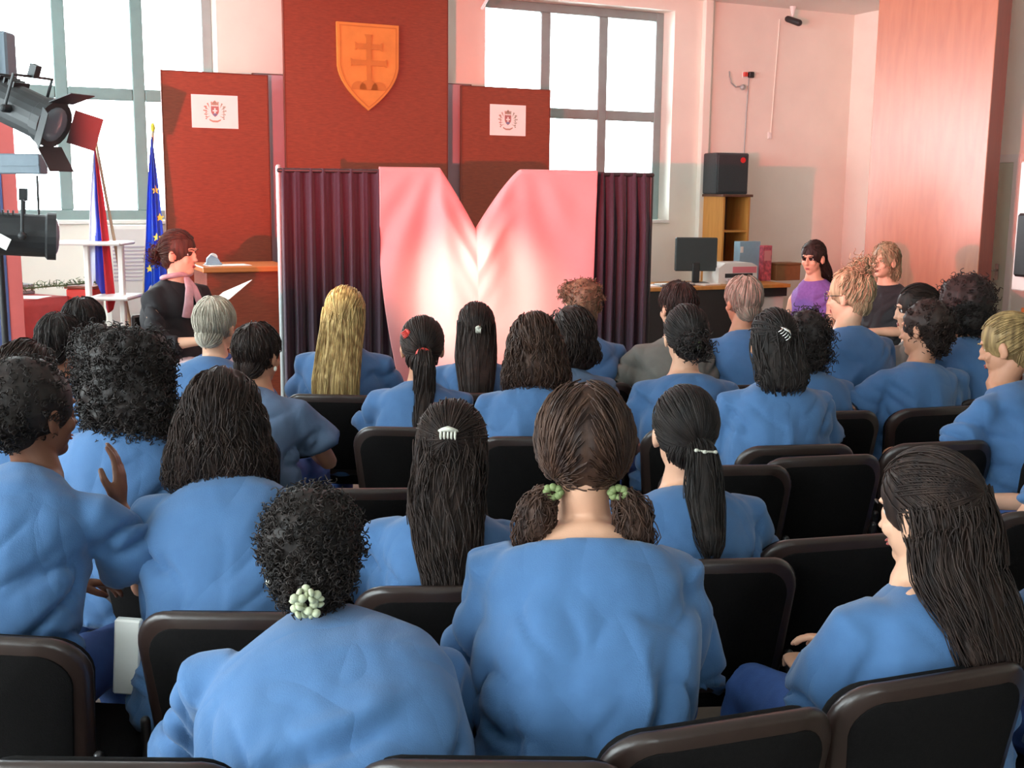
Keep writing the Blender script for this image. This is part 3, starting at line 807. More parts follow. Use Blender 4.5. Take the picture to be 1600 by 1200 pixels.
# desk things
x, y, z = desk_pt(1091, -.85)
t = room_thing('computer_monitor', 'black flat computer monitor on the desk', 'monitor', x, y, z, rz=-.32)
obj('screen_back', MB().box((-.205, -.02, .12), (.205, .02, .44), bev=.01), mat('monitor_plastic', lin(52, 58, 58), .5, noise=.05), t)
obj('stand_neck', MB().box((-.035, -.03, .015), (.035, .0, .2), bev=.005), M_BLACK, t)
obj('stand_base', MB().box((-.12, -.1, 0), (.12, .09, .014), bev=.005), M_BLACK, t)
x, y, z = desk_pt(1058, -1.02)
t = room_thing('keyboard', 'pale keyboard lying among papers left of the monitor', 'keyboard', x, y, z, rz=.1)
obj('keyboard_base', MB().box((-.2, -.07, 0), (.2, .07, .018), bev=.005), mat('keyboard_grey', lin(120, 120, 122), .6), t)
kb = MB()
for i in range(4):
    for j in range(13): kb.box((-.19 + j * .029, -.06 + i * .03, .018), (-.165 + j * .029, -.036 + i * .03, .026))
obj('keys', kb, M_WHITE, t)['kind'] = 'stuff'
for k, (px, yl, lab) in enumerate([(1030, -1.0, 'white sheet at the left end of the desk'), (1108, -1.0, 'white sheet on the desk in front of the monitor')]):
    x, y, z = desk_pt(px, yl)
    o = obj('paper_sheet', MB().box((-.12, -.09, 0), (.12, .09, .012), bev=.002), M_PAPER, loc=RM @ Vector((x, y, z)), rot=(0, 0, RYAW + .3 * k)); tag(o, lab, 'paper')
x, y, z = desk_pt(1146, -.86)
t = room_thing('desktop_printer', 'white desktop printer with red light painted on its front on the desk', 'printer', x, y, z, rz=-.1)
b = MB(); b.prism([(-.21, .0), (.21, .0), (.21, .17), (.15, .2), (-.14, .2), (-.21, .15)], -.15, .16); obj('printer_body', b, M_WHITE, t)
obj('paper_tray', MB().box((-.13, -.2, .03), (.15, -.15, .05)), M_LILAC, t)
obj('output_slot', MB().box((-.14, -.153, .06), (.16, -.149, .1)), M_BLACK, t)
obj('front_cover', MB().box((-.06, -.156, .105), (.2, -.149, .165), bev=.003), mat('red_lit_panel', lin(226, 130, 140), .5), t)  # red stage light on the white front, put into the cover's colour
x, y, z = desk_pt(1172, -.66)
t = room_thing('blue_binder', 'tall pale blue box file standing behind the printer', 'box file', x, y, z)
obj('file_body', MB().box((-.13, -.05, 0), (.12, .05, .39), bev=.004), mat('pale_blue_card', lin(150, 186, 206), .6, noise=.04), t)
obj('file_label', MB().box((-.125, -.054, .28), (-.09, -.0505, .34)), M_PAPER, t)
x, y, z = desk_pt(1199, -.72)
t = room_thing('patterned_box', 'pink patterned upright box between binder and wooden box', 'box', x, y, z)
obj('box_body', MB().box((-.055, -.05, 0), (.055, .05, .35), bev=.004), mat('pink_pattern', lin(206, 96, 110), .6, noise=.5, nscale=26), t)
obj('box_label', MB().box((-.04, -.053, .2), (.04, -.0505, .3)), mat('pink_label', lin(232, 150, 150), .6), t)
x, y, z = desk_pt(1228, -.7)
t = room_thing('wooden_box', 'low brown wooden box at the right end of the desk', 'box', x, y, z)
obj('box_body', MB().box((-.14, -.09, 0), (.16, .09, .15), bev=.004), mat('box_brown', lin(150, 110, 70), .6, noise=.08), t)
obj('box_lid', MB().box((-.145, -.095, .15), (.165, .095, .175), bev=.004), mat('box_brown_lid', lin(130, 92, 56), .6), t)

# small fittings high on the far wall
def wallfit(name, label, cat, px, py, yl=-.001):
    x = px_local(px, yl); P = RM @ Vector((x, yl, 0))
    z = 1.7 + ((300 + (px - 800) * .0105) - py) * P.y / FPX * 1.0
    return room_thing(name, label, cat, x, yl, z)
t = wallfit('wall_socket', 'white socket with red and black plug high on the far wall', 'socket', 1158, 125)
obj('socket_plate', MB().box((-.05, -.012, -.03), (.05, 0, .03), bev=.004), M_WHITE, t)
obj('plug', MB().box((.01, -.05, -.03), (.07, -.012, .03), bev=.006), M_BLACK, t)
obj('plug', MB().box((-.05, -.045, -.02), (-.005, -.012, .025), bev=.006), mat('plug_red', lin(206, 70, 60), .5), t)
t = wallfit('cable_bracket', 'thin white looped cable bracket left of the wall socket', 'bracket', 1135, 128)
obj('bracket_loop', MB().tube([(-.03, -.01, .05), (-.04, -.03, .0), (-.02, -.03, -.06), (.05, -.02, -.1), (.12, -.02, -.09)], [.007] * 5), M_GREYPIPE, t)
obj('bracket_knob', MB().ell((.13, -.03, -.1), (.03, .03, .03)), M_GREYPIPE, t)
cx = px_local(1214, -.02)
t = room_thing('ceiling_camera', 'small dark surveillance camera hanging from the ceiling above the desk', 'camera', cx, -.14, 3.5)
obj('camera_mount', MB().tube([(0, 0, .12), (0, 0, .02)], [.035, .012], n=14, round_=False), M_WHITE, t)
obj('camera_body', MB().tube([(-.02, .05, .0), (.03, -.07, -.05)], [.032, .034], n=14), M_BLACK, t, smooth=True)
x = px_local(1160, -.005)
o = obj('cable', MB().tube([RM @ Vector((px_local(1162, 0), -.008, 2.92)), RM @ Vector((px_local(1160, 0), -.008, 2.5)), RM @ Vector((px_local(1159, 0), -.01, 2.1))], [.005] * 3), M_GREYPIPE); tag(o, 'thin cable running down the wall to the loudspeaker', 'cable')
o = obj('cable_duct', MB().tube([RM @ Vector((px_local(1205, 0), -.009, 3.5)), RM @ Vector((px_local(1199, 0), -.009, 2.3))], [.006] * 2), M_WALL); tag(o, 'thin pale cable duct below the ceiling camera', 'cable duct')
t = wallfit('thermostat', 'tiny pale wall switch at the lower end of the cable duct', 'switch', 1198, 215)
obj('switch_plate', MB().box((-.025, -.015, -.035), (.025, 0, .035), bev=.004), M_WHITE, t)
obj('switch_button', MB().box((-.012, -.02, -.015), (.012, -.015, .015), bev=.002), M_WHITE, t)

# wood clad pillar standing off the right wall
A_, B_ = Vector((3.27, 10.5, 0)), Vector((4.10, 9.9, 0))
k0, k1 = at(1362, 200, 1).x, at(1545, 200, 1).x
A_ = Vector((k0 * 10.5, 10.5, 0)); dv = Vector((.81, -.587, 0)).normalized()
q = (k1 * A_.y - A_.x) / (dv.x - k1 * dv.y); B_ = A_ + dv * q
ang = math.atan2(dv.y, dv.x)
t = thing('clad_pillar', 'tall orange wooden clad pillar behind the two seated women', 'pillar', A_, ang)
w = (B_ - A_).length; PH = 3.50
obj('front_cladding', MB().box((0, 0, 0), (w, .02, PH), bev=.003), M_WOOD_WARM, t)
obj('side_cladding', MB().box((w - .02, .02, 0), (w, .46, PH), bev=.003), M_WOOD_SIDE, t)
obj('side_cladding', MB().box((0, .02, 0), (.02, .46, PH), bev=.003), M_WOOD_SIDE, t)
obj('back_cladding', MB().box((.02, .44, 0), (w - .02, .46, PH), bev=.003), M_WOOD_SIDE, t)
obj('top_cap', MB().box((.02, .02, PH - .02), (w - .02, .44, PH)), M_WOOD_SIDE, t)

# wall mounted screen and narrow table on the right edge
ty = right_y(1600)
Pq = at(1643, 385, 9.3)
t = thing('display_screen', 'black screen in a white frame at the right edge', 'screen', (Pq.x, Pq.y, 0), R(-68))
sz0, sz1 = at(1600, 436, 9.3).z, at(1600, 334, 9.3).z
obj('screen_panel', MB().box((-.36, -.03, sz0), (.36, .03, sz1), bev=.02), M_BLACK, t)
obj('white_surround', MB().box((-.42, .031, sz0 - .12), (.42, .06, sz1 + .42), bev=.01), M_WHITE, t)
obj('stand_post', MB().box((-.06, .035, 0), (.06, .058, sz0 - .12)), M_WHITE, t)
obj('stand_foot', MB().box((-.3, -.12, 0), (.3, .2, .03), bev=.006), M_WHITE, t)
t = room_thing('side_table', 'narrow orange brown table along the right wall', 'table', -.58, -5.4)
L = 2.4
obj('table_top', MB().box((0, 0, .72), (.54, L, .76), bev=.004), wood('orange_top', lin(190, 106, 54), lin(206, 124, 66), 0.4, (1, 8, 8)), t)
for y in (.06, L - .06):
    for x in (.06, .48): obj('leg', MB().box((x - .02, y - .02, 0), (x + .02, y + .02, .719)), M_GREYPIPE, t)
t0_ = obj('white_crate', MB().box((0, 0, 0), (.34, .5, .55), bev=.01), M_WHITE, loc=RM @ Vector((-.47, -4.0, 0)), rot=(0, 0, RYAW)); tag(t0_, 'white crate standing under the narrow orange table', 'crate')
# ------------------------------------------------------------------ conference chairs
def rounded(w0, w1, z0, z1, rt, rb, n=7):
    """outline in x,z: half width w0 at the bottom, w1 at the top"""
    pts = []
    def arc(cx, cz, r, a0, a1):
        for i in range(n + 1):
            a = a0 + (a1 - a0) * i / n
            pts.append((cx + r * math.cos(a), cz + r * math.sin(a)))
    arc(w1 - rt, z1 - rt, rt, 0, PI / 2); arc(-w1 + rt, z1 - rt, rt, PI / 2, PI)
    arc(-w0 + rb, z0 + rb, rb, PI, 1.5 * PI); arc(w0 - rb, z0 + rb, rb, 1.5 * PI, 2 * PI)
    return np.array(pts)
def slab(out, y0, y1, bev, fn, steps=(0.8, 0.55, 0.28)):
    """closed rounded slab; fn bends (x, y, z)"""
    c = out.mean(0); ext = (out.max(0) - out.min(0)) / 2
    def ring(y, inset=0.0, k=1.0):
        q = (out - c) * (1 - inset / ext) * k + c
        return [(a, y, b) for a, b in q]
    rings = [[(c[0], y0 - .0, c[1])] * len(out)]
    rings += [ring(y0, bev, k) for k in steps[::-1]]
    rings += [ring(y0, bev), ring(y0 + bev * .3, bev * .3), ring(y0 + bev, 0), ring(y1 - bev, 0), ring(y1 - bev * .3, bev * .3), ring(y1, bev)]
    rings += [ring(y1, bev, k) for k in steps] + [[(c[0], y1, c[1])] * len(out)]
    G = np.array(rings, float)
    sh = G.shape
    G = np.array([fn(*p) for p in G.reshape(-1, 3)]).reshape(sh)
    return MB().grid(G, closed_u=True)
def weld(o, d=1e-5):
    import bmesh
    bm = bmesh.new(); bm.from_mesh(o.data); bmesh.ops.remove_doubles(bm, verts=bm.verts, dist=d); bmesh.ops.recalc_face_normals(bm, faces=bm.faces); bm.to_mesh(o.data); bm.free()
def bend_back(x, y, z):
    yy = y + .9 * x * x - (z - .45) * .17 - .202
    return (x, yy, z)
CHAIR_Z = .83
def make_chair():
    t = empty('conference_chair', (0, 0, 0))
    o = obj('back_shell', slab(rounded(.205, .225, .46, CHAIR_Z, .085, .06), -.036, -.004, .012, bend_back), M_CHAIRSH, t, smooth=True); weld(o)
    o = obj('rear_panel', slab(rounded(.175, .195, .49, CHAIR_Z - .032, .07, .05), -.0395, -.034, .002, bend_back), M_CHAIRFAB, t, smooth=True); weld(o)
    o = obj('backrest', slab(rounded(.19, .212, .475, CHAIR_Z - .012, .08, .055), -.004, .034, .014, bend_back), M_CHAIRFAB, t, smooth=True); weld(o)
    seat_fn = lambda x, y, z: (x, z, .44 + y - .25 * max(0, z - .12) ** 2 + .12 * x * x)
    o = obj('seat', slab(rounded(.21, .23, -.21, .22, .07, .06), -.028, .03, .016, seat_fn), M_CHAIRFAB, t, smooth=True); weld(o)
    for sx in (-1, 1):
        for (p0, p1) in (((sx * .225, .17, .40), (sx * .235, .2, .012)), ((sx * .225, -.16, .40), (sx * .235, -.235, .012))):
            lg = obj('leg', MB().tube([p0, p1], [.0125, .0125], n=10), M_CHAIRLEG, t, smooth=True)
            obj('foot_cap', MB().tube([(p1[0], p1[1], .0), (p1[0], p1[1], .03)], [.016, .015], n=10, round_=False), M_BLACK, lg)
        obj('side_rail', MB().tube([(sx * .225, .17, .40), (sx * .225, -.16, .40)], [.0125, .0125], n=8), M_CHAIRLEG, t, smooth=True)
        obj('back_upright', MB().tube([(sx * .226, -.15, .40), (sx * .226, -.195, .44), (sx * .222, -.215, .56)], [.0115] * 3, n=8), M_CHAIRLEG, t, smooth=True)
        lk = MB(); lk.tube([(sx * .235, -.205, .455), (sx * .255, -.205, .455)], [.014, .014], n=12); lk.tube([(sx * .245, -.205, .42), (sx * .245, -.205, .455)], [.008, .010], n=10)
        obj('link_fitting', lk, M_CHROME, t, smooth=True)
    obj('cross_rail', MB().tube([(-.225, .16, .395), (.225, .16, .395)], [.011, .011], n=8), M_CHAIRLEG, t, smooth=True)
    return t
CH_PROTO = [None]
def copy_tree(o, parent=None):
    c = o.copy(); COL.objects.link(c)
    if parent: c.parent = parent
    for ch in list(o.children): copy_tree(ch, c)
    return c
CH_CHILDREN = {}
def copy_fast(o, kids, parent=None):
    c = o.copy(); COL.objects.link(c)
    if parent: c.parent = parent
    for ch, sub in kids: copy_fast(ch, sub, c)
    return c
def tree(o): return [(ch, tree(ch)) for ch in o.children]
def chair(x, y, yaw, label, group=None):
    if CH_PROTO[0] is None:
        CH_PROTO[0] = make_chair(); t = CH_PROTO[0]; CH_CHILDREN['k'] = tree(t)
    else: t = copy_fast(CH_PROTO[0], CH_CHILDREN['k'])
    t.location = (x, y, 0); t.rotation_euler = (0, 0, yaw)
    return tag(t, label, 'chair', 'black conference chairs of the audience')

# empty chairs the photo shows: (px, py of the top edge centre, yaw)
def free_chair(px, py, yaw, label):
    p = at_z(px, py, CHAIR_Z); a = R(yaw)
    # the top edge sits .27 behind the seat centre
    cx = p.x - math.sin(a) * .27; cy = p.y + math.cos(a) * .27
    return chair(cx, cy, a, label)
EMPTY_CHAIRS = [
    (585, 763, 4, 'empty black chair left of the woman with the white half-up clip'),
    (1292, 712, 12, 'empty black chair behind the woman with the silver claw clip'),
    (1140, 727, 6, 'empty black chair just right of the low ponytail with two pearl ties'),
    (1475, 690, 14, 'empty black chair above and right of the lower right long haired woman'),
    (1318, 838, 14, 'empty black chair left of the head of the lower right long haired woman'),
    (1660, 795, 14, 'empty black chair cut by the right edge beside the lower right woman'),
    (770, 1190, 0, 'empty black chair whose top edge just shows at the bottom centre'),
    (150, 1192, 0, 'empty black chair just below the picture at the lower left'),
]
for c in EMPTY_CHAIRS: free_chair(*c)
# ------------------------------------------------------------------ numpy noise
_rs = np.random.RandomState(11)
_TAB = _rs.rand(4096)
def vnoise(p, seed=0):
    p = np.asarray(p, float) + seed * 17.31
    i = np.floor(p).astype(np.int64); f = p - i; f = f * f * (3 - 2 * f)
    def h(a, b, c): return _TAB[(a * 73856093 ^ b * 19349663 ^ c * 83492791) & 4095]
    x, y, z = i[:, 0], i[:, 1], i[:, 2]; fx, fy, fz = f[:, 0], f[:, 1], f[:, 2]
    c00 = h(x, y, z) * (1 - fx) + h(x + 1, y, z) * fx; c10 = h(x, y + 1, z) * (1 - fx) + h(x + 1, y + 1, z) * fx
    c01 = h(x, y, z + 1) * (1 - fx) + h(x + 1, y, z + 1) * fx; c11 = h(x, y + 1, z + 1) * (1 - fx) + h(x + 1, y + 1, z + 1) * fx
    c0 = c00 * (1 - fy) + c10 * fy; c1 = c01 * (1 - fy) + c11 * fy
    return c0 * (1 - fz) + c1 * fz
def smooth01(x, a, b):
    t = np.clip((x - a) / (b - a), 0, 1); return t * t * (3 - 2 * t)

# ------------------------------------------------------------------ people materials
def hair_mat(name, c1, c2, rough=.58):
    if name in MATS: return MATS[name]
    m = bpy.data.materials.new(name); m.use_nodes = True
    N = m.node_tree.nodes; L = m.node_tree.links; p = N['Principled BSDF']
    tc = N.new('ShaderNodeTexCoord'); mp = N.new('ShaderNodeMapping'); mp.inputs['Scale'].default_value = (1, 1, .12)
    n = N.new('ShaderNodeTexNoise'); n.inputs['Scale'].default_value = 55; n.inputs['Detail'].default_value = 5
    r = N.new('ShaderNodeValToRGB'); r.color_ramp.elements[0].position = .35; r.color_ramp.elements[1].position = .65
    r.color_ramp.elements[0].color = c1; r.color_ramp.elements[1].color = c2
    L.new(tc.outputs['Object'], mp.inputs[0]); L.new(mp.outputs[0], n.inputs['Vector']); L.new(n.outputs['Fac'], r.inputs[0]); L.new(r.outputs[0], p.inputs['Base Color'])
    p.inputs['Roughness'].default_value = rough; p.inputs['Specular IOR Level'].default_value = .28
    b = N.new('ShaderNodeBump'); b.inputs['Strength'].default_value = .5; b.inputs['Distance'].default_value = .003
    L.new(n.outputs['Fac'], b.inputs['Height']); L.new(b.outputs[0], p.inputs['Normal'])
    MATS[name] = m; return m
HAIR = {
    'black': lambda: hair_mat('black_hair', lin(26, 21, 20), lin(44, 35, 32)),
    'dark': lambda: hair_mat('dark_brown_hair', lin(32, 22, 20), lin(52, 37, 31)),
    'brown': lambda: hair_mat('brown_hair', lin(46, 30, 25), lin(74, 50, 38)),
    'auburn': lambda: hair_mat('auburn_hair', lin(88, 64, 50), lin(128, 96, 72)),
    'blonde': lambda: hair_mat('blonde_hair', lin(124, 96, 56), lin(190, 162, 108)),
    'dkblonde': lambda: hair_mat('dark_blonde_hair', lin(104, 82, 52), lin(158, 130, 86)),
    'ash': lambda: hair_mat('ash_blonde_hair', lin(116, 96, 72), lin(186, 164, 130)),
    'grey': lambda: hair_mat('grey_hair', lin(150, 140, 126), lin(196, 186, 170), .6),
    'greybrown': lambda: hair_mat('grey_brown_hair', lin(124, 112, 100), lin(160, 148, 134), .6),
}
SKIN = {k: (lambda k=k, c=c: mat('skin_' + k, lin(*c), .5, noise=.06, nscale=12, bump=.08, bscale=300, spec=.35)) for k, c in
        {'fair': (214, 164, 136), 'tan': (186, 132, 104), 'olive': (164, 112, 86), 'dark': (112, 72, 54)}.items()}
M_LIPS = mat('lips', lin(168, 84, 80), .45, noise=.04)
M_EYEW = mat('eye_white', lin(232, 228, 224), .25, noise=.02); M_IRIS = mat('iris_dark', lin(48, 32, 24), .2, noise=.05)
SHIRTS = {
    'blue': lambda: mat('blue_cotton_shirt', lin(61, 99, 143), .85, noise=.04, nscale=30, bump=.25, bscale=380, sheen=.15),
    'grey': lambda: mat('grey_beige_shirt', lin(106, 102, 96), .85, noise=.06, nscale=30, bump=.25, bscale=380),
    'greyblue': lambda: mat('grey_blue_shirt', lin(84, 103, 130), .85, noise=.06, nscale=30, bump=.25, bscale=380),
    'black': lambda: mat('black_knit', lin(34, 31, 34), .85, noise=.1, nscale=40, bump=.2, bscale=300),
    'purple': lambda: mat('purple_top', lin(126, 86, 160), .8, noise=.1, nscale=60, bump=.2, bscale=300),
}
M_JEANS = mat('blue_trousers', lin(52, 84, 146), .85, noise=.08, nscale=40, bump=.25, bscale=400)
M_DARKTR = mat('dark_trousers', lin(38, 38, 46), .85, noise=.1, nscale=40, bump=.2, bscale=300)
M_PINKTR = mat('pale_pink_trousers', lin(206, 176, 176), .8, noise=.05, nscale=20, bump=.2, bscale=300)
M_SHOE = mat('dark_shoe', lin(42, 40, 44), .5, noise=.08)
M_GREENTIE = mat('green_hair_tie', lin(112, 124, 78), .7, noise=.1); M_SCRUNCH = mat('pale_green_cloth', lin(176, 180, 150), .8, noise=.15, nscale=60); M_PEARL = mat('pearl_white', lin(200, 198, 184), .35, noise=.04); M_REDTIE = mat('red_hair_tie', lin(206, 60, 50), .5, noise=.05)

def add_folds(m):
    nt = m.node_tree; N = nt.nodes; L = nt.links; p = N['Principled BSDF']
    tc = N.new('ShaderNodeTexCoord'); oi = N.new('ShaderNodeObjectInfo')
    sc = N.new('ShaderNodeVectorMath'); sc.operation = 'SCALE'; sc.inputs[0].default_value = (37, 23, 11); L.new(oi.outputs['Random'], sc.inputs['Scale'])
    ad = N.new('ShaderNodeVectorMath'); ad.operation = 'ADD'; L.new(tc.outputs['Object'], ad.inputs[0]); L.new(sc.outputs[0], ad.inputs[1])
    prev = p.inputs['Normal'].links[0].from_socket if p.inputs['Normal'].links else None
    for k, (scl, st, dist, ws) in enumerate((((4.2, 4, 1.8), .75, .030, .5), ((5, 5, 3.2), .55, .02, .7))):
        mp = N.new('ShaderNodeMapping'); mp.inputs['Scale'].default_value = scl; mp.inputs['Rotation'].default_value = (.2, .5 - k * 1.1, .1)
        n = N.new('ShaderNodeTexNoise'); n.inputs['Scale'].default_value = 1.0; n.inputs['Detail'].default_value = 1.5; n.inputs['Distortion'].default_value = ws
        a = N.new('ShaderNodeMath'); a.operation = 'SUBTRACT'; a.inputs[1].default_value = .5
        b = N.new('ShaderNodeMath'); b.operation = 'ABSOLUTE'; c = N.new('ShaderNodeMath'); c.operation = 'MULTIPLY'; c.inputs[1].default_value = 4.0
        d = N.new('ShaderNodeMath'); d.operation = 'MINIMUM'; d.inputs[1].default_value = 1.0
        L.new(ad.outputs[0], mp.inputs[0]); L.new(mp.outputs[0], n.inputs['Vector']); L.new(n.outputs['Fac'], a.inputs[0]); L.new(a.outputs[0], b.inputs[0]); L.new(b.outputs[0], c.inputs[0]); L.new(c.outputs[0], d.inputs[0])
        bu = N.new('ShaderNodeBump'); bu.inputs['Strength'].default_value = st * .45; bu.inputs['Distance'].default_value = dist
        L.new(d.outputs[0], bu.inputs['Height'])
        if prev: L.new(prev, bu.inputs['Normal'])
        prev = bu.outputs[0]
    L.new(prev, p.inputs['Normal'])
for _k in SHIRTS:
    add_folds(SHIRTS[_k]())
PENDING = []
def raw(name, mb, mats, parent, voxel, smooth_it, post=None):
    me = mesh_of(name, mb)
    for q in (mats if isinstance(mats, (list, tuple)) else [mats]): me.materials.append(q)
    o = bpy.data.objects.new(name, me); COL.objects.link(o); o.parent = parent
    m = o.modifiers.new('r', 'REMESH'); m.mode = 'VOXEL'; m.voxel_size = voxel; m.use_smooth_shade = True
    if smooth_it:
        s = o.modifiers.new('s', 'SMOOTH'); s.factor = .5; s.iterations = smooth_it
    PENDING.append((o, mats, post))
    return o
def finish_pending():
    bpy.context.view_layer.update()
    dg = bpy.context.evaluated_depsgraph_get()
    for o, mats, post in PENDING:
        me = bpy.data.meshes.new_from_object(o.evaluated_get(dg))
        me.name = o.name
        n = len(me.vertices)
        v = np.empty(n * 3); me.vertices.foreach_get('co', v); v = v.reshape(-1, 3)
        nr = np.empty(n * 3); me.vertex_normals.foreach_get('vector', nr); nr = nr.reshape(-1, 3)
        extra = None
        if post:
            res = post(v, nr, me)
            if isinstance(res, tuple): v, extra = res
            elif res is not None: v = res
        me.vertices.foreach_set('co', v.ravel())
        if extra is not None and extra.n:
            nf = len(me.polygons)
            ls = np.empty(nf, int); lt = np.empty(nf, int); me.polygons.foreach_get('loop_start', ls); me.polygons.foreach_get('loop_total', lt)
            vi = np.empty(len(me.loops), int); me.loops.foreach_get('vertex_index', vi)
            faces = [vi[a:a + b].tolist() for a, b in zip(ls.tolist(), lt.tolist())] + [[q + n for q in f] for f in extra.f]
            me2 = bpy.data.meshes.new(o.name)
            me2.from_pydata(np.vstack([v, extra.verts()]).tolist(), [], faces); me = me2
        me.materials.clear()
        for q in (mats if isinstance(mats, (list, tuple)) else [mats]): me.materials.append(q)
        me.polygons.foreach_set('use_smooth', [True] * len(me.polygons))
        me.update()
        o.modifiers.clear(); o.data = me
    PENDING.clear()

def strands(mb, P, r0=.0016, r1=.0006):
    """P: (S, K, 3) strand paths -> three sided tubes"""
    S, K, _ = P.shape
    T = np.gradient(P, axis=1); T /= np.linalg.norm(T, axis=2, keepdims=True) + 1e-9
    rnd = _rs.randn(S, 1, 3); A = np.cross(T, rnd); A /= np.linalg.norm(A, axis=2, keepdims=True) + 1e-9
    B = np.cross(T, A)
    r = np.linspace(r0, r1, K)[None, :, None]
    rings = [P + r * (A * math.cos(a) + B * math.sin(a)) for a in (0, 2 * PI / 3, 4 * PI / 3)]
    V = np.stack(rings, axis=2).reshape(-1, 3)
    f = []
    base = np.arange(S)[:, None] * K * 3 + np.arange(K - 1)[None, :] * 3
    base = base.ravel()
    for a in range(3):
        b = (a + 1) % 3
        f.append(np.stack([base + a, base + b, base + 3 + b, base + 3 + a], 1))
    f = np.vstack(f)
    o = mb.n
    mb.v.append(V); mb.f += (f + o).tolist(); mb.n += len(V)
def npM(M): A = np.array(M.to_4x4()); return A
def ap(A, P): return P @ A[:3, :3].T + A[:3, 3]

CAPC, CAPR = np.array((0, -.020, .026)), np.array((.084, .102, .098))
def cap_strands(mb, A, n, tie=None, xs=0, spread=1.0, jitter=.004, K=12, r=.0018, rr=CAPR, cc=CAPC, wav=0.0, arc=.9):
    d = _rs.randn(n * 3, 3); d /= np.linalg.norm(d, axis=1, keepdims=True)
    face = (d[:, 1] > .35) & (d[:, 2] < .52)
    low = ((d[:, 2] < -.62) & (d[:, 1] > -.25)) | (d[:, 2] < -.92)
    if xs: d[:, 0] = np.abs(d[:, 0]) * xs
    d = d[~(face | low)][:n]
    if tie is not None:
        t = np.array(tie, float); t /= np.linalg.norm(t); T = np.repeat(t[None], len(d), 0)
        amt = 1.0
    else:
        # comb outwards from the whorl
        w = np.array((0, -.35, .94)); w /= np.linalg.norm(w)
        T = d - w * 1.6; T[:, 2] -= .4; T /= np.linalg.norm(T, axis=1, keepdims=True); amt = arc
    dot = np.clip((d * T).sum(1), -.999, .999); om = np.arccos(dot)[:, None, None]
    q = np.linspace(0, amt, K)[None, :, None]
    P = (np.sin((1 - q) * om) * d[:, None] + np.sin(q * om) * T[:, None]) / np.sin(om)
    off = 1.0 + _rs.rand(len(d), 1, 1) * jitter / .09
    P = P * rr * off
    if wav: P = P + wav * np.sin(np.arange(K)[None, :, None] * 1.3 + _rs.rand(len(d), 1, 3) * 6)
    P = ap(A, (P + cc).reshape(-1, 3)).reshape(len(d), K, 3)
    strands(mb, P, r, r * .5)
def tube_strands(mb, pts, rad, n, wav=.004, K=None, r=.0018, over=1.03, tip=.03, curl=0.0):
    """pts in person frame, rad (ra, rb)"""
    K = K or max(12, len(pts) * 4)
    P = np.array([tuple(p) for p in pts], float); Rr = np.array([(q, q) if not isinstance(q, (tuple, list)) else q for q in rad], float)
    u = np.linspace(0, 1, len(P)); uu = np.linspace(0, 1, K)
    C = np.stack([np.interp(uu, u, P[:, k]) for k in range(3)], 1); RR = np.stack([np.interp(uu, u, Rr[:, k]) for k in range(2)], 1)
    T = np.gradient(C, axis=0); T /= np.linalg.norm(T, axis=1, keepdims=True) + 1e-9
    X = np.array((1., 0, 0)); S = X - T * (T @ X)[:, None]; S /= np.linalg.norm(S, axis=1, keepdims=True) + 1e-9
    B = np.cross(T, S)
    ph = _rs.rand(n) * 2 * PI; k = (over + .08 * (_rs.rand(n) - .5)) * (1 - .25 * (_rs.rand(n) > .7))
    W = np.zeros((n, K, 3))
    ph2 = ph[:, None] + .25 * np.sin(uu * 3 + _rs.rand(n)[:, None] * 6)
    W = C[None] + S[None] * (RR[:, 0][None] * np.cos(ph2) * k[:, None])[:, :, None] + B[None] * (RR[:, 1][None] * np.sin(ph2) * k[:, None])[:, :, None]
    fr = 6 + 4 * _rs.rand(n, 1, 1)
    W += wav * np.sin(uu[None, :, None] * fr * (1 + curl) + _rs.rand(n, 1, 3) * 6.28)
    # uneven tips
    L = (uu[None, :, None]) ** 2 * (_rs.rand(n, 1, 1) - .3) * tip
    W += L * T[-1]
    strands(mb, W, r, r * .45)
def curls_on(mb, A, c, rr, n, size=.03, r=.0016, K=14, keep=None):
    d = _rs.randn(n * 2, 3); d /= np.linalg.norm(d, axis=1, keepdims=True)
    if keep is not None: d = d[keep(d)]
    d = d[:n]; n = len(d)
    base = d * rr * .97 + c
    ax = d + .7 * _rs.randn(n, 3); ax[:, 2] -= .8; ax /= np.linalg.norm(ax, axis=1, keepdims=True)
    s1 = np.cross(ax, _rs.randn(n, 3)); s1 /= np.linalg.norm(s1, axis=1, keepdims=True); s2 = np.cross(ax, s1)
    q = np.linspace(0, 1, K)[None, :, None]; ph = _rs.rand(n, 1, 1) * 6.28; tw = 9 + 5 * _rs.rand(n, 1, 1)
    rad = size * .20 * (1 + .6 * _rs.rand(n, 1, 1)); ln = size * (.8 + .8 * _rs.rand(n, 1, 1))
    P = base[:, None] + ax[:, None] * ln * q + rad * (s1[:, None] * np.cos(tw * q + ph) + s2[:, None] * np.sin(tw * q + ph))
    P = ap(A, P.reshape(-1, 3)).reshape(n, K, 3)
    strands(mb, P, r, r * .6)

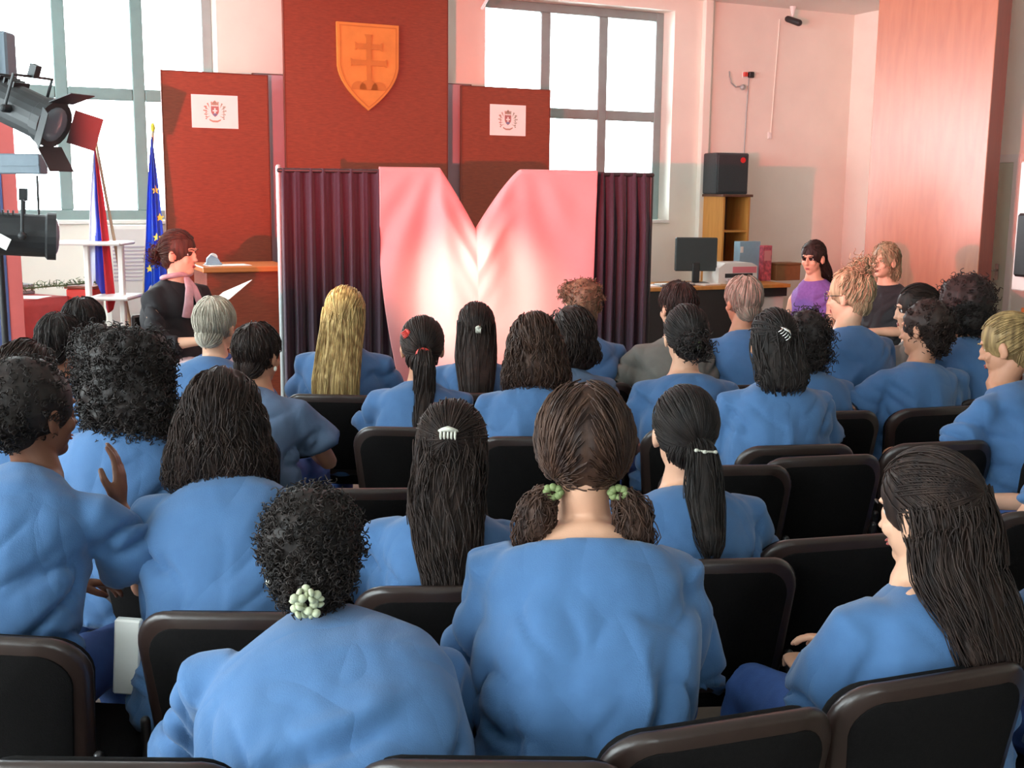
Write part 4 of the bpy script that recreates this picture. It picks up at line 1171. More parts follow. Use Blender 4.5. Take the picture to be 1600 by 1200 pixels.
# ------------------------------------------------------------------ hands
def hand(mb, M, side, curl=.5, k=1.0, spread=.0):
    """M: frame with +Y along the fingers, +Z the back of the hand; side +1 thumb towards +X"""
    mb.tube([(0, -.015 * k, 0), (0, .01 * k, 0), (0, .045 * k, .002), (0, .078 * k, 0), (0, .09 * k, -.001)], [(.022 * k, .017 * k), (.028 * k, .016 * k), (.038 * k, .014 * k), (.038 * k, .012 * k), (.034 * k, .009 * k)], n=14, side=(1, 0, 0), M=M)
    Ls = (.070, .078, .073, .056)
    for i in range(4):
        x = side * (.029 - .0193 * i) * k; y = (.082 - (.004 if i in (0, 3) else 0) - (.004 if i == 3 else 0)) * k
        L = Ls[i] * k; a = curl * (.35 + .1 * i) ; p = Vector((x, y, 0)); pts = [Vector((x, y - .02 * k, 0)), p.copy()]
        for seg, fr in enumerate((.45, .30, .25)):
            d = Vector((side * spread * (1.5 - i) * .25, math.cos(a), -math.sin(a)))
            p = p + d * L * fr; pts.append(p.copy()); a += curl * (.75 - .1 * seg)
        mb.tube(pts, [.0088 * k, .0088 * k, .0082 * k, .0076 * k, .0064 * k], n=10, M=M)
    t0 = Vector((side * .022 * k, .015 * k, -.004)); t1 = Vector((side * .043 * k, .04 * k, -.010 * k)); t2 = Vector((side * .054 * k, .065 * k, -.018 * k - .01 * curl)); t3 = Vector((side * (.054 - .012 * curl) * k, .088 * k, -.026 * k - .012 * curl))
    mb.tube([t0, t1, t2, t3], [.014 * k, .0115 * k, .0098 * k, .0078 * k], n=10, M=M)
def frame_y(o, d, up=(0, 0, 1)):
    y = Vector(d).normalized(); z = Vector(up) - y * Vector(up).dot(y)
    z = z.normalized() if z.length > 1e-4 else y.orthogonal().normalized(); x = y.cross(z)
    return Matrix(((x.x, y.x, z.x, o[0]), (x.y, y.y, z.y, o[1]), (x.z, y.z, z.z, o[2]), (0, 0, 0, 1)))

def bez(a, b, c, t): return a * (1 - t) ** 2 + b * 2 * t * (1 - t) + c * t * t

def person(label, crown, yaw=0, hyaw=0, hpitch=8, htilt=0, lean=.12, shift=0.0, sw=.165, k=1.0, hair=None, hcol='black', skin='tan',
           shirt='blue', legs=None, voxel=.0085, arms=('lap', 'lap'), sleeve=.62, scoop=0.0, seat=.47, slouch=.02, mychair=True, chair_label=None,
           chair_off=(0, 0, 0), vneck=False, seed=None, extras=None, chair_at=None, creases=(), spread=0.0, drape=1.0, puff=1.0, knees=None):
    seed = seed if seed is not None else len(label) * 7 + int(crown[0])
    _rs.seed(seed % 9999)
    P = at(*crown); a = R(yaw)
    rot = Matrix.Rotation(a, 3, 'Z')
    off = rot @ Vector((shift, lean, 0))
    root = Vector((P.x - off.x, P.y - off.y, 0))
    t = thing('person', label, 'person', root, a)
    Wl = (Matrix.Translation(root) @ Matrix.Rotation(a, 4, 'Z')).inverted()
    HR = Matrix.Rotation(R(hyaw), 3, 'Z') @ Matrix.Rotation(R(-hpitch), 3, 'X') @ Matrix.Rotation(R(htilt), 3, 'Y')
    up = HR @ Vector((0, 0, 1))
    H = Vector((shift, lean, P.z)) - up * .122 * k
    H = Vector((H.x, H.y, P.z - .122 * k))
    HM = Matrix.Translation(H) @ HR.to_4x4() @ Matrix.Scale(k, 4)
    A = npM(HM)
    hipz = seat + .07
    back = Vector((0, -.045 * k, 0))
    N = Vector((shift * .85, lean, H.z)) + Vector((0, -.055 * k, -.140 * k))
    hip = Vector((0, 0, hipz))
    ctrl = Vector((shift * .3, (N.y) * .28 - slouch - .02, hipz + .55 * (N.z - hipz)))
    sp = lambda q: bez(hip, ctrl, N, q) if q >= 0 else hip + (hip - ctrl).normalized() * (-q) * .45
    Sy = sp(.87); 
    sdir = (N - sp(.8)).normalized()
    SHL = {}
    for s in (-1, 1): SHL[s] = Vector((Sy.x + s * (sw + .002), Sy.y + .005, Sy.z - .026))
    fine = voxel < .006
    # ---- body
    b = MB()
    b.ell((0, -.014, .02), (.0765, .094, .093), M=HM, nu=24, nv=16)
    b.ell((0, .022, -.046), (.056, .060, .070), M=HM, nu=20, nv=14)
    b.ell((0, .052, -.090), (.028, .030, .022), M=HM)
    b.ell((0, .080, -.008), (.010, .018, .022), M=HM); b.ell((0, .089, -.030), (.014, .018, .010), M=HM)
    b.ell((0, .074, .026), (.044, .010, .010), M=HM)
    b.ell((0, .077, -.064), (.022, .010, .0085), M=HM)
    for s in (-1, 1):
        b.ell((s * .034, .062, -.03), (.020, .016, .020), M=HM)
        er = Matrix.Rotation(s * .35, 4, 'Z')
        b.ell((s * .080, -.004, -.014), (.008, .018, .032), M=HM, rot=er); b.ell((s * .0775, .004, -.034), (.008, .009, .012), M=HM)
    nk = HM @ Vector((0, -.028, -.05))
    b.tube([nk, nk.lerp(N, .5) + Vector((0, .012, 0)), N + Vector((0, .022, -.005)), sp(.93) + Vector((0, .01, 0)), sp(.86), sp(.75), sp(.5), sp(.2), sp(0)],
           [(.050 * k, .054 * k), (.050, .053), (.060, .056), (.095, .066), (sw * .82, .078), (sw * .84, .088), (sw * .78, .09), (sw * .78, .1), (sw * .86, .11)], n=20, side=(1, 0, 0))
    # arms
    hands_at = {}
    EL = {}; WR = {}
    for s, spec in zip((-1, 1), arms):
        S = SHL[s]
        if spec == 'lap': E = S + Vector((s * .035, .075, -.245)); Wt = Vector((s * .055, S.y + .27, seat + .20)); hu = (s * .3, 0, 1); curl = .55
        elif spec == 'knee': E = S + Vector((s * .07, .13, -.22)); Wt = Vector((s * .07, S.y + .30, seat + .19)); hu = (0, 0, 1); curl = .5
        elif spec == 'down': E = S + Vector((s * .06, -.02, -.26)); Wt = Vector((s * .2, S.y + .16, seat + .12)); hu = (s, 0, .3); curl = .4
        else:
            E = Vector(spec['E']) + S
            Wt = (Wl @ at(*spec['W'])) if 'W' in spec else Vector(spec['w']) + E
            hu = spec.get('up', (0, 0, 1)); curl = spec.get('curl', .6)
        EL[s] = E
        d = (Wt - E).normalized(); Wp = E + d * (.235 if not isinstance(spec, dict) or 'len' not in spec else spec['len']); WR[s] = Wp
        b.tube([S + Vector((-s * .025, 0, -.022)), S.lerp(E, .35), S.lerp(E, .85), E, E.lerp(Wp, .3), E.lerp(Wp, .8), Wp], [.038, .040, .036, .035, .036, .025, .0225], n=14)
        hd = Vector(spec['hand']) if isinstance(spec, dict) and 'hand' in spec else d
        if isinstance(spec, dict) and spec.get('hw'): hd = Wl.to_3x3() @ Vector(spec['hw'])
        HF = frame_y(Wp + hd.normalized() * .01, hd, hu)
        hand(b, HF, -s if not (isinstance(spec, dict) and spec.get('flip')) else s, curl, 1.0)
        hands_at[s] = HF
    # legs
    KN = {}
    kn = knees or {}
    for s in (-1, 1):
        Kp = Vector(kn.get(s, (s * (.10 + spread), .43, seat + .06))); KN[s] = Kp
        An = Vector((Kp.x + s * .01, Kp.y + kn.get('dy', .02), .095))
        b.tube([(s * .085, .02, hipz - .01), (Kp.x * .6 + s * .035, Kp.y * .5, hipz - .01), Kp, Kp + Vector((0, .01, -.06)), (An.x, (An.y + Kp.y) / 2 - .015, .30), An], [.078, .068, .05, .05, .045, .03], n=14)
        b.tube([An, An + Vector((0, .05, -.045)), An + Vector((0, .13, -.06))], [.03, .032, .026], n=10)
    def body_post(v, nr, me, A=A):
        inv = np.linalg.inv(A)
        q = ap(inv, v)
        # eye sockets and a parted mouth line
        for s in (-1, 1):
            d2 = ((q[:, 0] - s * .031) / .017) ** 2 + ((q[:, 2] - .004) / .010) ** 2
            m = np.exp(-d2) * (q[:, 1] > .03)
            v = v - nr * (m * .006)[:, None]
        m = np.exp(-((q[:, 0]) / .022) ** 2 - ((q[:, 2] + .064) / .0018) ** 2) * (q[:, 1] > .05)
        v = v - nr * (m * .003)[:, None]
        return v
    bo = raw('body', b, SKIN[skin](), t, voxel, 3, body_post)
    # lips as a thin part of the skin surface, eyes
    show_face = (extras or {}).get('face', abs(hyaw + yaw) > 35)
    if show_face:
        for s in (-1, 1):
            e = MB(); e.ell((0, 0, 0), (.0105, .0105, .0105), nu=14, nv=10, rot=Matrix.Rotation(-PI / 2, 4, 'X'))
            v = e.verts()
            eo = obj('eye', e, [M_EYEW, M_IRIS], bo, smooth=True)
            for pol in eo.data.polygons:
                c = pol.center
                if c.y > .0088: pol.material_index = 1
            eo.matrix_local = HM @ Matrix.Translation((s * .031, .0605, .004))
            bw = MB(); bw.tube([(s * .016, .0905, .024), (s * .032, .087, .0285), (s * .047, .074, .024)], [.0022, .0026, .0016], n=8, M=HM)
            obj('eyebrow', bw, HAIR[hcol if hcol not in ('grey', 'blonde') else 'ash'](), bo)
        lp = MB(); lp.ell((0, .0855, -.0605), (.018, .0045, .0034), M=HM); lp.ell((0, .0845, -.0685), (.016, .005, .0044), M=HM)
        obj('lips', lp, M_LIPS, bo, smooth=True)
    # ---- shirt
    sh = MB()
    tp = .985 - scoop
    rings = [(-.13, sw * 1.2, .156), (0, sw * 1.18, .152), (.2, sw * 1.12, .142), (.42, sw * 1.10, .136), (.62, sw * 1.10, .130), (.77, sw * 1.08, .120), (.86, sw * .95, .104), (.915, sw * .72, .086), (.955, sw * .54, .074), (.985, .078, .066)]
    rings = [r for r in rings if r[0] < tp - .008] + [(tp, float(np.interp(tp, [r[0] for r in rings], [r[1] for r in rings])), float(np.interp(tp, [r[0] for r in rings], [r[2] for r in rings])))]
    sh.tube([sp(q) + Vector((0, .004 if q > .9 else 0, 0)) for q, _, _ in rings], [(x, y) for _, x, y in rings], n=28, side=(1, 0, 0), round_=False)
    for s in (-1, 1):
        S, E, Wp = SHL[s], EL[s], WR[s]
        if sleeve > 0:
            sv = min(sleeve, 1.0)
            pts = [S + Vector((-s * .055, 0, .0)), S + Vector((-s * .008, 0, -.004)), S.lerp(E, sv * .45), S.lerp(E, sv * .85), S.lerp(E, sv)]
            rad = [.056, .061, .065, (.068 * drape, .082 * drape), (.070 * drape, .092 * drape)]
            if sleeve > 1:
                rad = [.054, .060, .060, .057, .058]; pts += [E + Vector((0, 0, 0)), E.lerp(Wp, (sleeve - 1) * .6), E.lerp(Wp, sleeve - 1)]; rad += [.060, .050, .042]
            sh.tube(pts, rad, n=18, round_=False)
    sd = seed
    def shirt_post(v, nr, me):
        zt = N.z
        x = v[:, 0]; z = v[:, 2]
        top = smooth01(zt - z, .03, .22)
        s = np.sign(x)
        n1 = vnoise(v * np.array((9, 7, 3.0)), sd); r1 = 1 - np.abs(2 * n1 - 1); r1 = r1 ** 3
        ang = .75
        xr = np.abs(x) * math.cos(ang) + z * math.sin(ang); zr = -np.abs(x) * math.sin(ang) + z * math.cos(ang)
        q = np.stack([xr * 5 + s * 3, v[:, 1] * 6, zr * 17], 1)
        n2 = vnoise(q, sd + 5); r2 = (1 - np.abs(2 * n2 - 1)) ** 4
        side = smooth01(np.abs(x), .05, .17)
        n3 = vnoise(v * np.array((4, 4, 24.)), sd + 9); r3 = (1 - np.abs(2 * n3 - 1)) ** 4 * smooth01(zt - z, .26, .42)
        big = vnoise(v * 5.0, sd + 3) - .5
        d = .020 * r1 * top * drape - .022 * r2 * (side * .9 + .3) * smooth01(zt - z, .02, .12) + .014 * r3 + .022 * big * top + .003
        backf = smooth01(-nr[:, 1], .0, .4)
        for (xa, za, xb, zb, dep, wd) in creases:
            ab = np.array((xb - xa, zb - za)); L2 = ab @ ab
            q = np.clip(((x - xa) * ab[0] + (z - za) * ab[1]) / L2, -.2, 1.2)
            e = (z - za - q * ab[1]) * abs(ab[0]) / math.sqrt(L2) - (x - xa - q * ab[0]) * abs(ab[1]) / math.sqrt(L2) * np.sign(ab[0] * ab[1] + 1e-9)
            en = np.exp(-((q - .5) / .42) ** 4)
            d = d + dep * en * backf * (np.exp(-((e - wd * 1.4) / (wd * 1.6)) ** 2) * .8 - np.exp(-(e / wd) ** 2))
        return v + nr * d[:, None]
    shirt_o = raw('shirt' if shirt != 'black' or sleeve < 1 else 'sweater', sh, SHIRTS[shirt](), t, .0095 if P.y < 3.2 else .012, 5, shirt_post)
    # ---- trousers and shoes
    tr = MB()
    tr.ell((0, 0, hipz - .01), (sw * .98, .135, .10))
    for s in (-1, 1):
        Kp = KN[s]; An = Vector((Kp.x + s * .01, Kp.y + kn.get('dy', .02), .13))
        tr.tube([(s * .085, .0, hipz - .005), (Kp.x * .6 + s * .035, Kp.y * .5, hipz), Kp, Kp + Vector((0, .012, -.07)), (An.x, (An.y + Kp.y) / 2 - .01, .30), An], [.09, .083, .066, .064, .06, .052], n=16)
    lm = {'jeans': M_JEANS, 'dark': M_DARKTR, 'pink': M_PINKTR}[legs or 'jeans']
    def tr_post(v, nr, me):
        n1 = vnoise(v * np.array((14, 9, 14.)), sd + 2); return v + nr * (.008 * (1 - np.abs(2 * n1 - 1)) ** 3)[:, None]
    raw('trousers', tr, lm, t, .014, 3, tr_post)
    for s in (-1, 1):
        Kp = KN[s]; An = Vector((Kp.x + s * .01, Kp.y + kn.get('dy', .02), .095))
        so = MB(); so.tube([(An.x, An.y - .045, .045), (An.x, An.y + .02, .055), (An.x + s * .004, An.y + .10, .043), (An.x + s * .008, An.y + .185, .032)], [(.032, .044), (.038, .052), (.043, .038), (.036, .028)], n=16, side=(1, 0, 0))
        so.box((An.x - .036, An.y - .07, 0.001), (An.x + .042, An.y + .205, .018), bev=.006)
        obj('shoe', so, M_SHOE, t, smooth=True)
    # ---- hair
    qs = np.linspace(-.12, 1.0, 60); sz_ = np.array([sp(q).z for q in qs]); sy_ = np.array([sp(q).y for q in qs]); ry_ = np.interp(qs, [r[0] for r in rings], [r[2] for r in rings])
    def backy(z): return float(np.interp(z, sz_, sy_ - ry_ * 1.0)) - .012
    hairs(t, hair or {'t': 'short'}, hcol, HM, A, H, N, k, sd, P.y, puff, backy)
    if extras: add_extras(t, bo, extras, HM, hands_at, SHL, N, sp)
    # ---- chair
    if mychair:
        ox, oy, oyaw = chair_off
        cp = Matrix.Rotation(a, 3, 'Z') @ Vector((ox, .065 + oy, 0)) + root
        if chair_at:
            e0 = at_z(chair_at[0], chair_at[1], CHAIR_Z); a2 = R(chair_at[2]); cp = Vector((e0.x - math.sin(a2) * .27, e0.y + math.cos(a2) * .27, 0)); oyaw = chair_at[2] - yaw
        chair(cp.x, cp.y, a + R(oyaw), chair_label or ('black conference chair under the ' + label.split('woman', 1)[-1]))
    return t

def hairs(t, h, hcol, HM, A, H, N, k, sd, dist, puff, backy):
    def clear(pts, rad):
        out = []
        for p, r in zip(pts, rad):
            r1 = r[1] if isinstance(r, tuple) else r
            if p.z < N.z + .06:
                w_ = min(1, (N.z + .06 - p.z) / .06); yb_ = backy(min(p.z, N.z - .02)) - r1 * .55
                p = Vector((p.x, p.y * (1 - w_) + min(p.y, yb_) * w_, p.z))
            out.append(p)
        return out
    m = HAIR[hcol](); typ = h['t']; s = MB(); ex = MB()
    dens = 1.0 if dist < 3.3 else (.7 if dist < 4.6 else .5)
    vox = .006 if dist < 3.3 else .008
    rS = .0019 if dist < 3.3 else .0026
    cc = CAPC.copy(); rr = CAPR.copy() * puff
    s.ell(cc, rr, M=HM, nu=26, nv=18)
    if typ not in ('pigs',):
        nc, nr_ = np.array((0, -.052, -.046)), np.array((.060, .050, .056))
        s.ell(nc, nr_, M=HM)
        if typ in ('short', 'crop', 'bun', 'pony', 'half'):
            cap_strands(ex, A, int(260 * dens), (0, -.55, -.83) if typ in ('short', 'crop') else (0, -.5, .86), jitter=.005, r=rS * .9, rr=nr_ * 1.03, cc=nc, K=8)
    HMi = HM
    hv = Vector((0, 0, -1))
    back = lambda x, y, z: HM @ Vector((x, y, z))
    curly = False
    ndisp = (60, 60, 14, .0035)
    nap = None
    if typ in ('short', 'crop'):
        cap_strands(ex, A, int(700 * dens), None, jitter=.006, r=rS * .9, rr=rr, arc=.55, K=8, wav=.001 if typ == 'crop' else .0025)
        ndisp = (45, 45, 45, .004)
    if typ in ('pony', 'loose', 'half'):
        tie = h.get('tie', (0, -1.0, -.15))
        if typ == 'pony':
            tp = np.array(tie, float); tp /= np.linalg.norm(tp); tpos = HM @ Vector(tuple(tp * rr * 1.02 + cc))
            cap_strands(ex, A, int(650 * dens), tie, jitter=.004, r=rS, rr=rr)
            L = h.get('L', .25); w = h.get('w', .035); dx = h.get('dx', 0.0); out = h.get('out', .035)
            d0 = (HM.to_3x3() @ Vector(tuple(tp))).normalized()
            pts = [tpos - d0 * .01, tpos + d0 * out * .6 + Vector((0, 0, -.01)), tpos + d0 * out + Vector((dx * .2, 0, -.06)), tpos + d0 * out * .8 + Vector((dx * .5, h.get('back', 0) * .5, -L * .5)), tpos + d0 * out * .4 + Vector((dx * .8, h.get('back', 0), -L * .85)), tpos + d0 * out * .3 + Vector((dx, h.get('back', 0), -L))]
            rad = [(w * .55, w * .5), (w * .75, w * .6), (w, w * .7), (w * 1.05, w * .7), (w * .75, w * .5), (w * .3, w * .25)]
            pts = clear(pts, rad)
            s.tube(pts, rad, n=16, side=(1, 0, 0))
            tube_strands(ex, pts, rad, int(h.get('n', 200) * dens), wav=h.get('wav', .004), r=rS, curl=h.get('curl', 0), tip=.05)
            nap = tpos
        else:
            L = h.get('L', .35); w = h.get('w', .085); wb = h.get('wb', .05); yb = h.get('y', -.075)
            T0 = HM @ Vector((0, -.045, .02)); T1 = HM @ Vector((0, -.06, -.05))
            pts = [T0, T1, Vector((H.x, min(T1.y - .005, N.y - .045), T1.z - .07)), Vector((H.x + h.get('dx', 0) * .5, N.y + yb, T1.z - L * .55)), Vector((H.x + h.get('dx', 0), N.y + yb - .01, T1.z - L * .85)), Vector((H.x + h.get('dx', 0), N.y + yb - .01, T1.z - L))]
            rad = [(w * .95, .07), (w, .065), (w * 1.02, .05), ((w + wb) / 2, .036), (wb * .9, .026), (wb * .45, .014)]
            pts = clear(pts, rad)
            s.tube(pts, rad, n=20, side=(1, 0, 0))
            cap_strands(ex, A, int(500 * dens), h.get('tie', (0, -.75, -.65)), jitter=.004, r=rS, rr=rr, K=10)
            tube_strands(ex, pts, rad, int(h.get('n', 420) * dens), wav=h.get('wav', .004), r=rS, tip=.08, curl=h.get('curl', 0))
            if typ == 'half':
                cap_strands(ex, A, int(250 * dens), (0, -1, .1), jitter=.008, r=rS, rr=rr)
    if typ == 'bob':
        w = h.get('w', .115); z1 = h.get('z', -.155); fy = h.get('fy', -.01)
        pts = [HM @ Vector((0, -.03, .07)), HM @ Vector((0, fy - .02, .02)), HM @ Vector((0, fy - .03, -.04)), HM @ Vector((0, fy - .035, z1 * .62)), HM @ Vector((0, fy - .035, z1 * .9)), HM @ Vector((0, fy - .035, z1))]
        rad = [(.07, .07), (w * .85, .095), (w * .95, .088), (w * 1.07, .08), (w * 1.1, .07), (w * 1.0, .052)]
        s.tube(pts, rad, n=24, side=(1, 0, 0))
        cap_strands(ex, A, int(450 * dens), (0, -.6, -.8), jitter=.010, r=rS * 1.1, rr=rr * 1.07, wav=.003)
        tube_strands(ex, pts, rad, int(h.get('n', 700) * dens), wav=h.get('wav', .008), r=rS * 1.1, tip=.05, curl=h.get('curl', 1.0), K=26)
        ndisp = (32, 32, 18, .010)
    if typ == 'curly':
        curly = True
        for c, r in h['blobs']:
            s.ell(c, r, M=HM)
            curls_on(ex, A, np.array(c), np.array(r), int(h.get('n', 420) * dens), size=h.get('size', .035), r=rS, keep=lambda d: ~((d[:, 1] > .55) & (d[:, 2] < .4)))
        ndisp = (26, 26, 26, h.get('amp', .016))
    if typ == 'bun':
        tie = h.get('tie', (0, -.9, .5)); tp = np.array(tie, float); tp /= np.linalg.norm(tp); br = h.get('r', .045)
        bc = tp * (rr + br * .55) + cc
        s.ell(bc, (br * 1.1, br, br * .95), M=HM)
        cap_strands(ex, A, int(650 * dens), tie, jitter=.006, r=rS, rr=rr, wav=h.get('wav', .001))
        curls_on(ex, A, bc, np.array((br * 1.1, br, br * .95)), int(240 * dens), size=.04, r=rS)
        nap = HM @ Vector(tuple(bc))
    if typ == 'pigs':
        for sx in (-1, 1):
            tpos = HM @ Vector((sx * h.get('x', .075), -.045, -.085)); dx = sx * .03
            pts = [tpos, tpos + Vector((dx * .7, -.012, -.03)), tpos + Vector((dx * 1.1, -.012, -.08)), tpos + Vector((dx * .8, -.01, -h.get('L', .13)))]
            rad = [(.018, .016), (.034, .03), (.036, .03), (.014, .012)]
            s.tube(pts, rad, n=14)
            tube_strands(ex, pts, rad, int(160 * dens), wav=.007, r=rS, tip=.05, curl=1)
            cap_strands(ex, A, int(330 * dens), (sx * .75, -.45, -.85), xs=sx, jitter=.007, r=rS, rr=rr, wav=.0015)
    fx, fy, fz, am = ndisp
    def post(v, nr, me, ex=ex):
        n1 = vnoise(v * np.array((fx, fy, fz)), sd) - .5
        n2 = vnoise(v * np.array((fx, fy, fz)) * 2.3, sd + 4) - .5
        return v + nr * (am * (1.4 * n1 + .7 * n2))[:, None], ex
    ho = raw('hair', s, m, t, vox, 3, post)
    # ties and clips
    for c in h.get('clips', []):
        kind = c[0]
        if kind == 'tie':      # ring round the tail root
            o = MB(); p = nap if nap is not None else HM @ Vector(c[2])
            nseg = 16; rr_ = c[3] if len(c) > 3 else .024
            ring = [p + Vector((rr_ * math.cos(q), -.012, rr_ * .8 * math.sin(q) - .01)) for q in np.linspace(0, 2 * PI, nseg + 1)]
            o.tube(ring, [.007] * len(ring), n=8); obj('hair_tie', o, c[1], ho, smooth=True)
        if kind == 'claw':     # claw clip: curved bar with prongs at head point
            p = Vector(c[2]); o = MB(); L = c[3] if len(c) > 3 else .03
            M2 = HM @ Matrix.Translation(p) @ Matrix.Rotation(R(c[4] if len(c) > 4 else 0), 4, 'Y')
            o.tube([(-L, .006, 0), (-L * .5, -.006, .004), (0, -.009, .006), (L * .5, -.006, .004), (L, .006, 0)], [.004, .0055, .007, .0055, .004], n=8, M=M2)
            for i in range(5):
                x = -L * .8 + L * .4 * i; o.tube([(x, -.004, 0), (x, -.008, -.014), (x, .004, -.022)], [.003, .003, .002], n=6, M=M2)
            obj('hair_clip', o, c[1], ho, smooth=True)
        if kind == 'ring':     # tie at a head point
            o = MB(); p = HM @ Vector(c[2]); rr_ = c[3]
            for kx in range(8):
                q = 2 * PI * kx / 8; o.ell(p + Vector((rr_ * math.cos(q), 0, rr_ * .7 * math.sin(q))), (.009, .010, .008), nu=8, nv=6)
            obj('hair_tie', o, c[1], ho, smooth=True)
        if kind == 'dots':
            o = MB()
            for q in c[2]: o.ell(HM @ Vector(q), (.006, .005, .005), nu=10, nv=8)
            o.tube([HM @ Vector(q) - Vector((0, -.004, 0)) for q in c[2]], [.003] * len(c[2]), n=6)
            obj('hair_tie', o, c[1], ho, smooth=True)
        if kind == 'scrunchie':
            o = MB(); p = HM @ Vector(c[2]); rr_ = c[3]
            for kx in range(26):
                q = 2 * PI * kx / 13 + .2; w = 1 if kx < 13 else .55
                o.ell(p + Vector((rr_ * w * math.cos(q), -.02 - .008 * (kx % 3), rr_ * w * math.sin(q))), (.0085, .009, .005 + .003 * (kx % 2)), nu=8, nv=6, rot=Matrix.Rotation(q, 4, 'Y'))
            obj('scrunchie', o, c[1], ho, smooth=True)
    return ho

def add_extras(t, bo, e, HM, hands_at, SHL, N, sp):
    if e.get('glasses'):
        g = MB()
        for s in (-1, 1):
            ring = [Vector((s * .034 + .022 * math.cos(q), .098 - .010 * abs(math.cos(q)), .002 + .017 * math.sin(q))) for q in np.linspace(0, 2 * PI, 17)]
            g.tube(ring, [.0017] * 17, n=6, M=HM)
            g.tube([(s * .056, .088, .006), (s * .080, .05, .008), (s * .084, -.005, .004)], [.0017] * 3, n=6, M=HM)
        g.tube([(-.012, .098, .004), (.012, .098, .004)], [.0017, .0017], n=6, M=HM)
        obj('glasses', g, M_BLACK, t)
    if e.get('earring'):
        s = e['earring']; g = MB(); g.ell((s * .086, .0, -.052), (.007, .007, .010), M=HM); obj('earring', g, M_PEARL, t, smooth=True)
    if e.get('collar'):
        g = MB(); p = sp(.985); ring = [p + Vector((.068 * math.cos(q), .062 * math.sin(q) + .005, .008 + .012 * math.sin(q))) for q in np.linspace(0, 2 * PI, 25)]
        g.tube(ring, [(.010, .007)] * 25, n=8); obj('collar', g, e['collar'], t, smooth=True)
    if e.get('scarf'):
        g = MB(); p = sp(.985); ring = [p + Vector((.072 * math.cos(q), .068 * math.sin(q) + .01, .022 + .014 * math.sin(q))) for q in np.linspace(0, 2 * PI, 25)]
        g.tube(ring, [(.020, .014)] * 25, n=10)
        c = p + Vector((.0, .085, .01))
        g.tube([c, c + Vector((.02, .035, -.05)), c + Vector((.05, .055, -.13)), c + Vector((.06, .05, -.2))], [(.02, .012), (.026, .012), (.03, .009), (.034, .006)], n=10, side=(1, 0, 0))
        g.tube([c, c + Vector((-.02, .03, -.05)), c + Vector((-.035, .05, -.12)), c + Vector((-.05, .05, -.17))], [(.02, .012), (.024, .012), (.03, .009), (.034, .006)], n=10, side=(1, 0, 0))
        obj('scarf', g, mat('pink_grey_scarf', lin(198, 150, 156), .8, noise=.15, nscale=30), t, smooth=True)
    if e.get('watch'):
        s = e['watch']; HF = hands_at[s]; g = MB(); ring = [(.027 * math.cos(q), -.03, .022 * math.sin(q)) for q in np.linspace(0, 2 * PI, 17)]
        g.tube(ring, [.005] * 17, n=8, M=HF); g.box((-.012, -.042, .02), (.012, -.018, .028), M=HF, bev=.003); obj('wristwatch', g, M_CHROME, t, smooth=True)
# ------------------------------------------------------------------ the people
C = dict
# three presenters
person('seated woman in a black sweater and pink grey scarf holding papers, left of the stage', (283, 360, 6.25), yaw=-118, hyaw=12, hpitch=4, lean=.03, sw=.185,
       hair={'t': 'bun', 'tie': (0, -1, -.35), 'r': .036, 'wav': .001}, hcol='brown', skin='fair', shirt='black', legs='pink', voxel=.0055, sleeve=1.45, seat=.66,
       arms=({'E': (-.05, .10, -.25), 'w': (.11, .20, -.02), 'up': (0, 0, 1), 'curl': .7}, {'E': (.05, .10, -.25), 'w': (-.10, .21, .03), 'up': (0, 0, 1), 'curl': .8}),
       mychair=False, extras={'face': True, 'scarf': True}, knees={-1: (-.11, .40, .72), 1: (.11, .40, .70), 'dy': .06})
person('seated woman in a sleeveless purple top with long dark hair beside the desk', (1269, 376, 8.35), yaw=128, hyaw=10, hpitch=10, lean=.04, sw=.158,
       hair={'t': 'loose', 'L': .26, 'w': .078, 'wb': .05}, hcol='dark', skin='fair', shirt='purple', legs='dark', voxel=.0055, sleeve=0, scoop=.02,
       arms=({'E': (-.03, .05, -.26), 'w': (.12, .2, -.02), 'curl': .6}, {'E': (.03, .05, -.26), 'w': (-.12, .2, -.01), 'curl': .6}), extras={'face': True}, chair_label='black conference chair under the woman in the purple top')
person('seated blonde woman in a black short sleeved V neck top before the clad pillar', (1383, 381, 8.2), yaw=122, hyaw=8, hpitch=0, lean=.04, sw=.165,
       hair={'t': 'bob', 'w': .080, 'z': -.11, 'wav': .004, 'fy': -.03}, hcol='ash', skin='fair', shirt='black', legs='dark', voxel=.0055, sleeve=.45, scoop=.03,
       arms=({'E': (-.03, .06, -.25), 'w': (.14, .2, .0), 'curl': .8}, {'E': (.03, .06, -.25), 'w': (-.12, .2, .02), 'curl': .8}), extras={'face': True}, chair_label='black conference chair under the blonde woman in the black top')

# front rows
person('dark haired person in blue at the far left, furthest head before the display rack', (136, 465, 5.2), yaw=-20, hair={'t': 'short'}, hcol='black', skin='olive', chair_label='black chair under the furthest left head by the display rack')
person('grey short haired person in a blue shirt before the seated presenter', (340, 464, 5.0), yaw=-12, hyaw=-6, sw=.172, hair={'t': 'crop'}, hcol='grey', skin='fair', extras={'collar': M_JEANS}, chair_label='black chair under the grey haired person in front of the presenter')
person('woman with very long straight blonde hair in a blue shirt', (541, 448, 5.2), yaw=-4, lean=.1, sw=.178, hair={'t': 'loose', 'L': .40, 'w': .092, 'wb': .105, 'n': 650, 'y': -.07}, hcol='blonde', skin='fair', chair_label='black chair behind the woman with very long blonde hair', puff=1.03)
person('woman with a long dark ponytail in front of the bright middle of the cloth', (744, 472, 5.3), yaw=2, sw=.16, hair={'t': 'loose', 'L': .34, 'w': .085, 'wb': .06, 'clips': [('claw', M_PEARL, (0.01, -.126, .0), .012)]}, hcol='dark', skin='tan', chair_label='black chair under the woman with long dark hair before the bright cloth')
